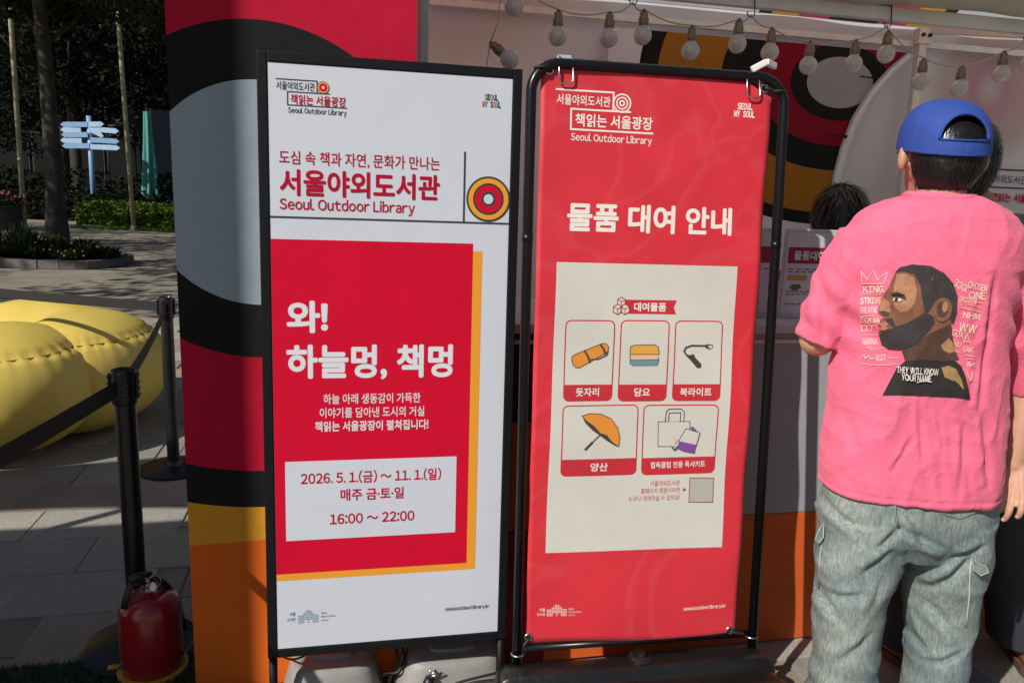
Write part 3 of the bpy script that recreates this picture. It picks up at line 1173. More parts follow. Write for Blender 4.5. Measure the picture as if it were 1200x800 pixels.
def dots_logo(pl, x0, y0, x1, y1, o, m_, parent):
    u0, t0 = pl.uv(x0, y0); u1, t1 = pl.uv(x1, y1)
    k = MB()
    rows = ['.....###.....', '....#####....', '...#######...', '#############', '#############', '#############', '####..#..####', '####..#..####']
    for j, r in enumerate(rows):
        for i, ch in enumerate(r):
            if ch == '#':
                disc(pl, (u0 + (u1 - u0) * (i + .5) / 13, t0 + (t1 - t0) * (j + .5) / 8), (u1 - u0) / 13 * .36, o, k, 8)
    k.build('library_emblem', m_, parent, fixn=False)
def slogan(pl, rows, o, cols, parent):
    """SEOUL / MY SOUL mark: heavy narrow letters"""
    n = 0
    for text, L, R_, h in rows:
        u0, t0 = pl.uv(*L); u1, t1 = pl.uv(*R_)
        hh = h * px_scale(pl, *L)
        slots = len(text)
        wd = (u1 - u0) / slots
        for i, ch in enumerate(text):
            if ch != ' ':
                k = MB()
                vs, fs, a, b, c, d = TEXTS[(ch, .05)]
                sx = wd * .96 / (b - a); sy = hh / (d - c)
                uu = u0 + wd * i
                k.add([pl.at(uu + (q.x - a) * sx, (t0 + t1) / 2 + (q.y - (c + d) / 2) * sy, o + q.z) for q in vs], fs)
                k.build('slogan_letter', cols[n % len(cols)], parent, fixn=False)
                n += 1

def white_sign():
    pl = SG
    t = thing('standing_sign', Vector((pl.c.x, pl.c.y, 0)), 'tall white framed library sign with red box and opening dates, left of the red banner', 'sign')
    W, H_ = .6, 1.506
    fr = blackmetal()
    # frame: four bars with mitred look
    b = .024; dp = .045
    for nm, c, sz in (('frame_bar', (-W / 2 - b / 2, H_ / 2), (b, dp, H_ + 2 * b)), ('frame_bar', (W / 2 + b / 2, H_ / 2), (b, dp, H_ + 2 * b)),
                      ('frame_bar', (0, H_ + b / 2), (W - .0005, dp, b)), ('frame_bar', (0, -b / 2), (W - .0005, dp, b))):
        k = MB()
        k.box(pl.at(c[0], c[1], -.0195), sz, pl.M(), .0025)
        k.build(nm, fr, t)
    k = MB()
    k.box(pl.at(0, H_ / 2, -.022), (W - .002, .016, H_ - .002), pl.M())
    k.build('back_board', fr, t)
    white = mat('satin_white_poster', (.59, .625, .70), .42, 0, .03, 3, .25, 5, spec=.3)
    k = sheet(pl, [(-W / 2 + .001, .001), (W / 2 - .001, .001), (W / 2 - .001, H_ - .001), (-W / 2 + .001, H_ - .001)], 0)
    face = k.build('poster_face', white, t, fixn=False)
    rp = mat('poster_crimson', REDPRINT, .5, 0, .05, 4, .25, 5, spec=.08)
    op = mat('poster_orange', (.78, .32, .035), .5, spec=.1)
    # coloured boxes
    uR, tT = pl.uv(554.5, 285.5); _, tB = pl.uv(435, 666)
    uo, to_ = pl.uv(565.5, 294.5); _, tob = pl.uv(440, 673.5)
    e = -W / 2 + .0015
    sheet(pl, [(e, tob), (uo, tob), (uo, to_), (e, to_)], .0002).build('orange_box', op, face, fixn=False)
    sheet(pl, [(e, tB), (uR, tB), (uR, tT), (e, tT)], .0004).build('crimson_box', rp, face, fixn=False)
    sheet(pl, rectpx(pl, 334, 541, 533.3, 623), .0006).build('date_box', white, face, fixn=False)
    for s_ in SIGN_TXT:
        place_text(pl, s_, .0009, face)
    ps = px_scale(pl, 450, 200)
    # rules
    k = MB()
    a = pl.uv(315, 253); b2 = pl.uv(600, 263.2)
    tt = (a[1] + b2[1]) / 2
    line(pl, (-W / 2 + .002, tt), (W / 2 - .002, tt), 2.2 * ps, .0009, k)
    uv_ = pl.uv(544.8, 179)
    line(pl, (uv_[0], uv_[1]), (uv_[0], tt), 2.2 * ps, .0010, k)
    k.build('rule_line', INK['ink'], face, fixn=False)
    def target(c, r, mats):
        cc = pl.uv(*c)
        for i, (f, m_) in enumerate(mats):
            k = MB()
            disc(pl, (cc[0], cc[1]), r * ps * f, .0011 + .00012 * i, k, 48)
            k.build('ring_mark', m_, face, fixn=False)
    ringm = [(1, INK['ink']), (.91, op), (.70, INK['ink']), (.60, rp), (.33, INK['ink']), (.215, white)]
    target((572.3, 233.5), 27.6, ringm)
    target((378.7, 103), 6.9, [(1, INK['ink']), (.9, op), (.66, rp), (.25, white)])
    k = MB()
    tA = (pl.uv(323.5, 92)[1] + pl.uv(371.4, 95.6)[1]) / 2
    tB_ = (pl.uv(336.6, 107.3)[1] + pl.uv(386, 110.6)[1]) / 2
    tC = (pl.uv(336.6, 122.7)[1] + pl.uv(405.8, 127.2)[1]) / 2
    uA, uB, uC, uD, uE = pl.uv(323.5, 92)[0], pl.uv(371.4, 100)[0], pl.uv(336.8, 110)[0], pl.uv(386, 110)[0], pl.uv(405.8, 127)[0]
    lw = 1.15 * ps
    line(pl, (uA, tA), (uB, tA), lw, .0009, k); line(pl, (uB, tA), (uB, tB_), lw, .0010, k)
    line(pl, (uC, tB_), (uD, tB_), lw, .0009, k); line(pl, (uC, tB_), (uC, tC), lw, .0010, k); line(pl, (uC, tC), (uE, tC), lw, .0009, k)
    k.build('logo_rule', INK['ink'], face, fixn=False)
    dots_logo(pl, 349, 714.6, 373.5, 728.5, .0009, INK['blueink'], face)
    cols = [mat('logo_green', (.06, .28, .14)), INK['ink'], mat('logo_orange', (.55, .2, .05)), mat('logo_blue', (.05, .16, .42)), INK['ink'], mat('logo_pink', (.6, .1, .22))]
    slogan(pl, [('SEOUL', (568, 114), (583.8, 114.7), 7.4), ('MY SOUL', (565, 122), (587, 123.2), 7.4)], .0009, cols, face)
    # two legs down to the ground with flat feet
    for su in (-1, 1):
        k = MB()
        p0 = pl.at(su * (W / 2 + .012), -.024, -.012)
        p1 = pl.at(su * (W / 2 + .012), -.23, -.012)
        p1.z = .012
        k.tube([p0, p1], .0115, 8)
        k.build('leg', fr, t, True)
        k = MB()
        k.box((p1.x, p1.y + .02, .006), (.04, .34, .012), Matrix.Rotation(.21, 3, 'Z'), .003)
        k.build('foot', fr, t)
white_sign()

# ================================================================== red banner on its stand
KB = 1.045
BN = Plane((.3698 * KB, 1.8679 * KB, CAMH - (CAMH - .2785) * KB), .1812, .0893)
BW, BH = .66 * KB, 1.4975 * KB
BN.disp = lambda u, t: .006 * noise.noise(Vector((u * 3.2, t * 2.1, 1.3))) + .0035 * math.sin(t * 17 + 3 * math.sin(u * 4)) * (.35 + .65 * abs(u) / .36) \
    + .008 * math.cos(u * 5) * math.exp(-((t - .1) / .2) ** 2)
def banner_stand():
    pl = BN
    ps = px_scale(pl, 760, 400)
    t = thing('banner_stand', Vector((pl.c.x, pl.c.y, 0)), 'black tubular banner stand with a filled plastic base holding the red rental banner', 'banner stand')
    flat = Plane(pl.c, .1812, .0893)
    # tubular frame
    rc = .075
    w2 = BW / 2
    pts = [flat.at(-w2, -.05)] + [flat.at(-w2, BH - rc)]
    pts += [flat.at(-w2 + rc - rc * math.cos(a), BH - rc + rc * math.sin(a)) for a in [R(x) for x in range(10, 91, 10)]]
    pts += [flat.at(w2 - rc + rc * math.sin(a), BH - rc + rc * math.cos(a)) for a in [R(x) for x in range(0, 91, 10)]]
    pts += [flat.at(w2, -.05)]
    k = MB()
    k.tube(pts, .0135, 14)
    for su in (-1, 1):
        for tt in (.72,):
            k.tube([flat.at(su * w2, tt * BH - .01), flat.at(su * w2, tt * BH + .01)], .0148, 14)
    k.build('tube_frame', mat('gloss_black_tube', (.006, .006, .007), .28, 0, .1, 30, spec=.35), t, True)
    k = MB()
    k.tube([flat.at(-w2, .02), flat.at(w2, .02)], .010, 10)
    k.build('lower_bar', mat('gloss_black_tube', (.01, .01, .011)), t, True)
    # base tank
    k = MB()
    yawm = Matrix.Rotation(.1812, 3, 'Z')
    cx_, cy_ = pl.c.x, pl.c.y - .06
    zt = pl.c.z - .015
    prof = [(-.25, .0), (-.255, .03), (-.235, .075), (-.17, zt - .03), (-.12, zt - .012), (-.075, zt - .016), (-.06, zt - .03), (-.02, zt - .03), (-.005, zt - .005), (.035, zt), (.06, zt - .01), (.085, zt - .05), (.12, .05), (.125, 0)]
    L_ = BW / 2 + .055
    xs = [(-L_, .72), (-L_ + .012, .9), (-L_ + .035, 1), (-.1, 1), (0, 1), (.1, 1), (L_ - .035, 1), (L_ - .012, .9), (L_, .72)]
    np_ = len(prof)
    vs, fs = [], []
    for x, s_ in xs:
        for (y, z) in prof:
            q = yawm @ Vector((x, y * (s_ if y < 0 else s_), 0))
            vs.append(Vector((cx_ + q.x, cy_ + q.y, max(.0, z * (s_ ** .6)))))
    for i in range(len(xs) - 1):
        for j in range(np_):
            fs.append((i * np_ + j, i * np_ + (j + 1) % np_, (i + 1) * np_ + (j + 1) % np_, (i + 1) * np_ + j))
    fs.append(tuple(range(np_))); fs.append(tuple((len(xs) - 1) * np_ + j for j in range(np_)))
    k.add(vs, fs)
    tank = mat('scuffed_black_plastic', (.006, .006, .0065), .30, 0, .5, 14, .9, 22, spec=.45, dirt_shade_tone=(.012, .011, .010))
    bs = k.build('water_base', tank, t, True, sharp=50)
    md = bs.modifiers.new('bevel', 'BEVEL'); md.width = .006; md.segments = 2; md.limit_method = 'ANGLE'; md.angle_limit = R(30)
    c = on_plane(751, 777, Vector((0, 0, zt - .022)), UPZ)
    k = MB()
    k.lathe([(.062, -.04), (.054, -.006), (.044, .004), (.036, .008), (.035, .022), (.028, .028), (.016, .029), (.014, .038), (.003, .040)], c, 24)
    k.build('filler_cap', tank, bs, True, sharp=40)
    # cloth
    TLu, TLt = pl.uv(635, 71.5); TMu, TMt = pl.uv(872, 91.5); TRu, TRt = pl.uv(904, 115); BLu, BLt = pl.uv(615.5, 754.6); BRu, BRt = pl.uv(861, 743.5)
    nu, nt_ = 44, 90
    k = MB()
    def cloth_pt(i, j):
        f, g = i / nu, j / nt_
        ul = BLu + (TLu - BLu) * g; ur = BRu + (TRu - BRu) * g
        u = ul + (ur - ul) * f
        top = TLt + (TMt - TLt) * min(1, (u - TLu) / (TMu - TLu))
        if u > TMu:
            top = TMt + (TRt - TMt) * (u - TMu) / (TRu - TMu)
        top += .003 * math.sin(u * 21)
        bot = BLt + (BRt - BLt) * f + .004 * math.sin(f * 7)
        return u, bot + (top - bot) * g
    th = .0006
    for j in range(nt_ + 1):
        for i in range(nu + 1):
            u, tt = cloth_pt(i, j)
            k.v.append(pl.at(u, tt, 0))
    for j in range(nt_):
        for i in range(nu):
            a = j * (nu + 1) + i
            k.f.append((a, a + 1, a + nu + 2, a + nu + 1)); k.mi.append(0)
    M = mat('red_banner_fabric', (.62, .022, .038), .55, 0, .10, 5, .55, 9, sheen=.1)
    # crease-like pale streaks in the fabric colour
    nt2 = M.node_tree
    bs_ = nt2.nodes['Principled BSDF']
    src = bs_.inputs['Base Color'].links[0].from_socket
    tcn = [n for n in nt2.nodes if n.type == 'TEX_COORD'][0]
    nz = nt2.nodes.new('ShaderNodeTexNoise'); nz.inputs['Scale'].default_value = 2.6; nz.inputs['Detail'].default_value = 2; nz.inputs['Distortion'].default_value = 1.4
    nt2.links.new(tcn.outputs['Object'], nz.inputs['Vector'])
    ab = nt2.nodes.new('ShaderNodeValToRGB')
    e = ab.color_ramp.elements
    e[0].position = .45; e[0].color = (0, 0, 0, 1); e[1].position = .55; e[1].color = (0, 0, 0, 1)
    mid = e.new(.50); mid.color = (1, 1, 1, 1)
    nt2.links.new(nz.outputs[0], ab.inputs[0])
    sc2 = nt2.nodes.new('ShaderNodeMath'); sc2.operation = 'MULTIPLY'; sc2.inputs[1].default_value = .07
    nt2.links.new(ab.outputs[0], sc2.inputs[0])
    mx = nt2.nodes.new('ShaderNodeMixRGB'); mx.inputs[2].default_value = (.75, .25, .25, 1)
    nt2.links.new(sc2.outputs[0], mx.inputs[0]); nt2.links.new(src, mx.inputs[1]); nt2.links.new(mx.outputs[0], bs_.inputs['Base Color'])
    cloth = k.build('banner_cloth', M, t, True)
    sol = cloth.modifiers.new('thickness', 'SOLIDIFY'); sol.thickness = .0012; sol.offset = 0
    # prints
    cream = mat('banner_cream_panel', (.60, .60, .54), .55, 0, .05, 5, .4, 9)
    lab = mat('banner_label_red', (.52, .022, .035), .55, 0, .06, 8, .3, 12)
    rb = mat('banner_line_red', (.33, .02, .03), .55)
    printed(pl, [(652.3, 307), (863.6, 312.3), (845.3, 640), (639.2, 647.7)], .0010, 'cream_panel', cream, cloth, .035)
    o1, o2, o3 = .0014, .0018, .0022
    for s_ in BAN_TXT:
        place_text(pl, s_, .0011 if s_[5] == 'cream' else (.0014 if s_[5] == 'redfade' else o3), cloth)
    # logo rules
    k = MB()
    tA = (pl.uv(652.7, 103.8)[1] + pl.uv(720.5, 109)[1]) / 2
    tB = (pl.uv(669, 126.8)[1] + pl.uv(738.8, 132)[1]) / 2
    tC = (pl.uv(668.5, 151)[1] + pl.uv(764.7, 157)[1]) / 2
    uA, uB, uC, uD, uE = pl.uv(652.7, 104)[0], pl.uv(719.4, 115)[0], pl.uv(669.2, 140)[0], pl.uv(738.8, 131)[0], pl.uv(764.7, 157)[0]
    lw = 2.0 * ps
    o_ = .0011
    line(pl, (uA, tA), (uB, tA), lw, o_, k); line(pl, (uB, tA), (uB, tB), lw, o_, k); line(pl, (uC, tB), (uD, tB), lw, o_, k); line(pl, (uC, tB), (uC, tC), lw, o_, k); line(pl, (uC, tC), (uE, tC), lw, o_, k)
    k.build('logo_rule', INK['cream'], cloth, fixn=False)
    k = MB()
    cc = pl.uv(729.4, 121)
    for r0, r1 in ((8.9, 10.6), (5.4, 7.0), (1.7, 3.5)):
        annulus(pl, cc, r0 * ps, r1 * ps, o_, k)
    k.build('ring_mark', INK['cream'], cloth, fixn=False)
    slogan(pl, [('SEOUL', (864, 124.5), (881.3, 126), 8), ('MY SOUL', (859.8, 133), (884, 135.2), 8)], o_, [INK['cream']], cloth)
    dots_logo(pl, 641, 708.5, 664, 720.8, o_, INK['cream'], cloth)
    # ribbon with box icon
    sheet(pl, [pl.uv(*q) for q in ((733, 351), (793.3, 352), (789.8, 360), (792.3, 368.4), (733, 367.4))], o1, .03).build('ribbon', lab, cloth, fixn=False)
    k = MB()
    for (cx1, cy1, s1) in ((728, 353.5, 5.2), (723.5, 362.3, 6.0), (732.2, 362.3, 6.0)):
        c = pl.uv(cx1, cy1); r = s1 * ps
        hexa = [(c[0] + r * math.cos(R(a)), c[1] + r * math.sin(R(a))) for a in range(30, 390, 60)]
        kk = MB(); kk.add([pl.at(u, v, o2) for u, v in hexa], [tuple(range(6))])
        kk.build('box_icon', mat('banner_cream_panel', (0, 0, 0)), cloth, fixn=False)
        for i in range(6):
            line(pl, hexa[i], hexa[(i + 1) % 6], .9 * ps, o3, k)
        for i in (0, 2, 4):
            line(pl, c, hexa[i], .8 * ps, o3, k)
    k.build('box_outline', rb, cloth, fixn=False)
    # cards
    def rrect(u0, t0, u1, t1, r, n=6):
        pts = []
        for cu, ct, a0 in ((u1 - r, t1 - r, 0), (u0 + r, t1 - r, 90), (u0 + r, t0 + r, 180), (u1 - r, t0 + r, 270)):
            pts += [(cu + r * math.cos(R(a0 + 90 * i / n)), ct + r * math.sin(R(a0 + 90 * i / n))) for i in range(n + 1)]
        return pts
    cards = [(661, 374.8, 719.3, 470, 450.6), (725.6, 375, 783, 470.2, 450.4), (789.3, 375.6, 845.3, 469.5, 449.8), (657.6, 474.3, 747.2, 557, 537.2), (752.8, 473.8, 839.8, 555.4, 535.6)]
    for (x0_, y0_, x1_, y1_, yb) in cards:
        um = (x0_ + x1_) / 2
        t1_ = pl.uv(um, y0_)[1]; t0_ = pl.uv(um, y1_)[1]; tb = pl.uv(um, yb)[1]
        ym = (y0_ + y1_) / 2
        ua = pl.uv(x0_, ym)[0]; ub = pl.uv(x1_, ym)[0]
        r = 7 * ps
        outer = rrect(ua, t0_, ub, t1_, r)
        sheet(pl, outer, o1, .03).build('card_border', lab, cloth, fixn=False)
        lw = 1.5 * ps
        inner = rrect(ua + lw, tb, ub - lw, t1_ - lw, r - lw)
        nn = len(inner) // 4
        inner = inner[:2 * nn] + [(ua + lw, tb), (ub - lw, tb)]
        sheet(pl, inner, o2, .03).build('card_field', cream, cloth, fixn=False)
    # item drawings (photo pixels)
    inkm = mat('drawing_ink', (.05, .045, .04), .6)
    orm = mat('drawing_orange', (.70, .26, .03), .6); yem = mat('drawing_yellow', (.66, .36, .05), .6); pem = mat('drawing_peach', (.72, .45, .30), .6)
    tem = mat('drawing_teal', (.13, .28, .31), .6); pum = mat('drawing_purple', (.19, .07, .30), .6)
    def Z1(pts): return [(620 + x / 3.81, 290 + y / 3.81) for x, y in pts]
    def Z2(pts): return [(620 + x / 3.81, 460 + y / 3.81) for x, y in pts]
    def draw(px, m_, outline=True, w_=.9, name='drawing_shape', off=o3):
        uvs = [pl.uv(*q) for q in px]
        if m_ is not None:
            sheet(pl, uvs, off).build(name, m_, cloth, fixn=False)
        if outline:
            k = MB()
            for a, b in zip(uvs, uvs[1:] + uvs[:1]):
                line(pl, a, b, w_ * ps, off + .0003, k)
            k.build('drawing_outline', inkm, cloth, fixn=False)
    def stroke(px, w_, m_=inkm, off=o3 + .001):
        k = MB()
        uvs = [pl.uv(*q) for q in px]
        for a, b in zip(uvs[:-1], uvs[1:]):
            line(pl, a, b, w_ * ps, off, k)
        k.build('drawing_stroke', m_, cloth, fixn=False)
    draw(Z1([(190, 500), (193, 485), (210, 475), (325, 428), (342, 428), (354, 442), (352, 462), (340, 472), (225, 537), (208, 536), (195, 522)]), orm)
    stroke(Z1([(248, 462), (262, 485), (270, 510)]), 2.2); stroke(Z1([(318, 434), (332, 452), (338, 472)]), 2.2); stroke(Z1([(270, 500), (310, 497), (345, 480), (352, 462)]), 1.3)
    draw(Z1([(452, 442), (470, 435), (560, 434), (576, 444), (580, 475), (572, 480), (578, 500), (572, 525), (465, 526), (450, 518), (450, 470)]), yem)
    draw(Z1([(455, 476), (574, 476), (575, 501), (452, 503)]), pem, False, off=o3 + .0007); draw(Z1([(452, 502), (575, 500), (572, 525), (465, 526), (450, 518)]), tem, False, off=o3 + .0009)
    stroke(Z1([(455, 476), (574, 476)]), .8); stroke(Z1([(452, 502), (575, 500)]), .8)
    stroke(Z1([(728, 490), (700, 478), (690, 462), (700, 445), (725, 437), (775, 438)]), 2.0)
    draw(Z1([(775, 436), (800, 431), (820, 434), (822, 445), (808, 456), (790, 450)]), inkm, False); draw(Z1([(797, 438), (815, 437), (818, 444), (806, 452)]), cream, False, off=o3 + .0012)
    draw(Z1([(700, 482), (735, 475), (740, 490), (768, 520), (765, 537), (748, 537), (725, 510)]), inkm, False)
    draw(Z2([(235, 103), (270, 92), (320, 95), (365, 115), (395, 155), (405, 200), (400, 240), (372, 222), (345, 190), (315, 180), (290, 150), (255, 125)]), orm)
    draw(Z2([(235, 103), (255, 125), (290, 150), (315, 180), (345, 190), (372, 222), (400, 240), (380, 234), (345, 212), (310, 186), (280, 165), (250, 135)]), inkm, False, off=o3 + .001)
    stroke(Z2([(320, 182), (275, 225)]), 1.2); stroke(Z2([(278, 222), (250, 250)]), 2.6)
    draw(Z2([(578, 130), (718, 128), (716, 240), (576, 240)]), cream, True, .8)
    stroke(Z2([(608, 130), (612, 85), (625, 72), (680, 72), (692, 85), (690, 130)]), .8); stroke(Z2([(622, 130), (625, 90), (676, 88), (674, 130)]), .8)
    draw(Z2([(700, 160), (762, 178), (745, 240), (690, 235), (668, 215)]), cream, True, .8, off=o3 + .0012)
    draw(Z2([(668, 215), (745, 232), (738, 270), (690, 262), (664, 250)]), pum, False, off=o3 + .0022); draw(Z2([(715, 155), (730, 150), (748, 168), (735, 170)]), pum, False, off=o3 + .002)
    stroke(Z2([(640, 245), (650, 255), (665, 240)]), 1.8, off=o3 + .0024); stroke(Z2([(645, 200), (658, 210), (652, 225)]), 1.8, pem, off=o3 + .0024)
    draw([(800.4, 571.2), (804.6, 573.4), (800.4, 575.8)], rb, False, off=o1)
    q = [(808.6, 559.8), (836.6, 560), (835, 588), (807, 588)]
    draw(q, mat('blank_code_field', (.42, .41, .38), .6), False, off=o1)
    k = MB()
    uvs = [pl.uv(*p_) for p_ in q]
    for a, b in zip(uvs, uvs[1:] + uvs[:1]):
        line(pl, a, b, .9 * ps, o2, k)
    k.build('field_border', rb, cloth, fixn=False)
    # grommets, bungee hooks
    steel = mat('nickel', (.55, .53, .50), .28, 1)
    cord = mat('black_bungee', (.015, .015, .015), .6)
    for (gx, gy, hu, ht) in ((644, 82, -w2 + .025, BH - .015), (895.5, 104, w2 - .02, BH - .035), (854, 737, w2 - .004, .012), (619.5, 747, -w2 + .002, .006)):
        c = pl.uv(gx, gy)
        k = MB()
        p = pl.at(c[0], c[1], .002)
        ring = [p + (pl.a * math.cos(a) + pl.up * math.sin(a)) * .0095 for a in [2 * math.pi * i / 16 for i in range(16)]]
        k.tube(ring, .0032, 8, True)
        g = k.build('grommet', steel, cloth, True)
        k = MB()
        disc(pl, c, .0075, .0013, k, 16)
        k.build('grommet_hole', mat('hole_dark', (.01, .01, .01), .8), cloth, fixn=False)
        b_ = flat.at(hu, ht)
        mid_ = p.lerp(b_, .5)
        k = MB()
        k.tube([p - pl.n * .004, p + pl.n * .008, p.lerp(b_, .3) + pl.n * .006, p.lerp(b_, .75), b_], [.003, .003, .005, .006, .004], 8)
        hkq = k.build('bungee_hook', cord, t, True)
        k = MB()
        ring = [b_ + (pl.a * math.cos(a) - pl.n * math.sin(a)) * .0175 for a in [2 * math.pi * i / 14 for i in range(14)]]
        k.tube(ring, .003, 6, True)
        k.build('cord_loop', cord if gy < 400 else steel, t, True)
    return flat
FLAT = banner_stand()
def clips():
    pl = BN
    steel = mat('nickel', (.5, .5, .5))
    for (cx_, cy_, w_, lab, body, tilt) in ((661.5, 69, 17, 'clear binder clip with steel loop at the upper left of the red banner', 'clear', 0), (889, 78, 17, 'white binder clip with steel loop at the upper right of the red banner', 'white', 1)):
        c = pl.uv(cx_, cy_)
        ps = px_scale(pl, cx_, cy_)
        t = thing('binder_clip', pl.at(c[0], c[1]), lab, 'clip', 'clips on the red banner')
        k = MB()
        if tilt:
            a0 = pl.at(*pl.uv(879, 83), .012); a1 = pl.at(*pl.uv(896, 74), .014); a2 = pl.at(*pl.uv(912, 76.5), -.012)
            wv = pl.up * .006
            for a, b in ((a0, a1), (a1, a2)):
                d = (b - a).normalized(); s_ = d.cross(pl.n).normalized(); n_ = s_.cross(d)
                k.box((a + b) / 2, ((b - a).length, .017, .012), Matrix((d, s_, n_)).transposed(), .003)
            k.build('clamp', mat('white_clip_plastic', (.80, .80, .82), .35), t)
            loop = [(874, 87), (874, 112), (877, 116), (886, 116), (889, 112), (888, 86)]
        else:
            for o_ in (.006, -.006):
                k.box(pl.at(c[0], c[1] - 2 * ps, o_), (w_ * ps, .004, 12 * ps), pl.M(), .0015)
            k.build('clamp', mat('clear_blue_plastic', (.42, .47, .58), .2, spec=.6), t)
            loop = [(655, 66), (654.5, 94), (657, 98), (668, 98.5), (671, 95), (671, 66)]
        k = MB()
        k.tube([pl.at(*pl.uv(*q), .010) for q in loop], .0024, 8)
        k.build('wire_loop', steel, t, True)
clips()

# ================================================================== grey plastic weights and cables under the sign
def weights():
    g = mat('grey_moulded_plastic', (.27, .262, .245), .55, 0, .15, 7, .25, 120)
    # (centre pixel, depth behind)
    for i, (xl, xr, yt, lab) in enumerate(((340, 438, 766, 'grey moulded plastic ballast block under the left half of the white sign'), (474, 584, 757, 'grey moulded plastic ballast block under the right half of the white sign'))):
        v = -.06
        ua, za = TUZ(xl, yt + 4, v); ub, zb_ = TUZ(xr, yt, v)
        zt = TUZ((xl + xr) / 2, yt, v)[1]
        t = thing('ballast_block', T((ua + ub) / 2, v, 0), lab, 'ballast', 'grey blocks under the white sign')
        k = MB()
        uc, hw = (ua + ub) / 2, (ub - ua) / 2
        secs = []
        for (z, s_) in ((0, 1.18), (.02, 1.22), (zt * .5, 1.12), (zt * .8, 1.02), (zt * .93, .95), (zt * .985, .86), (zt, .74)):
            secs.append((T(uc, v, z), TA * hw * s_, TN * .085 * s_))
        k.loft(secs, 32, 3.4)
        k.build('block_body', g, t, True, sharp=60)
        k = MB()
        k.loft([(T(uc, v, zt - .003), TA * hw * .5, TN * .03), (T(uc, v, zt + .008), TA * hw * .46, TN * .024)], 24, 3)
        k.build('carry_handle', g, t, True, sharp=40)
    cab = mat('black_cable', (.012, .012, .013), .4)
    def cable(pts, r, lab):
        k = MB()
        # smooth through points
        P_ = [Vector(p) for p in pts]
        out = []
        for i in range(len(P_) - 1):
            p0, p1, p2, p3 = P_[max(i - 1, 0)], P_[i], P_[i + 1], P_[min(i + 2, len(P_) - 1)]
            for s in range(8):
                f = s / 8
                out.append(.5 * ((2 * p1) + (p2 - p0) * f + (2 * p0 - 5 * p1 + 4 * p2 - p3) * f * f + (3 * p1 - p0 - 3 * p2 + p3) * f ** 3))
        out.append(P_[-1])
        k.tube(out, r, 7)
        o = k.build('power_cable', cab, None, True)
        tag(o, lab, 'cable', 'cables under the white sign')
    v = -.09
    tp = lambda x, y, vv=v: TP(x, y, vv)
    cable([tp(462, 752, -.05), tp(466, 775), tp(456, 800), tp(462, 840)], .004, 'black cable hanging between the two grey blocks, left strand')
    cable([tp(470, 752, -.05), tp(476, 780, -.1), tp(474, 810), tp(470, 850)], .0035, 'black cable hanging between the two grey blocks, middle strand')
    cable([tp(480, 750, -.05), tp(468, 785, -.11), tp(450, 790), tp(440, 812), tp(445, 850)], .004, 'black cable looping left between the two grey blocks')
    cable([tp(325, 765, -.05), tp(340, 772, -.12), tp(356, 768, -.11), tp(362, 758, -.06)], .003, 'thin black cable sagging under the lower left corner of the white sign')
    cable([tp(520, 806, -.17), tp(545, 797, -.17), tp(590, 786, -.17), tp(602, 782, -.15)], .004, 'black cable running from the plug towards the banner base')
    # plug with metal prongs
    a = tp(500, 806, -.17)
    t = thing('power_plug', a, 'black power plug with bright metal prongs on the right grey block', 'plug')
    k = MB()
    b = tp(504, 793, -.165)
    k.tube([a, a.lerp(b, .5), b], [.013, .016, .013], 10)
    k.build('plug_body', cab, t, True)
    for (x, y) in ((504, 783), (511, 784), (518, 788)):
        k = MB()
        k.tube([b, tp(x, y, -.16)], .0028, 6)
        k.build('prong', mat('nickel', (.5, .5, .5)), t, True)
weights()

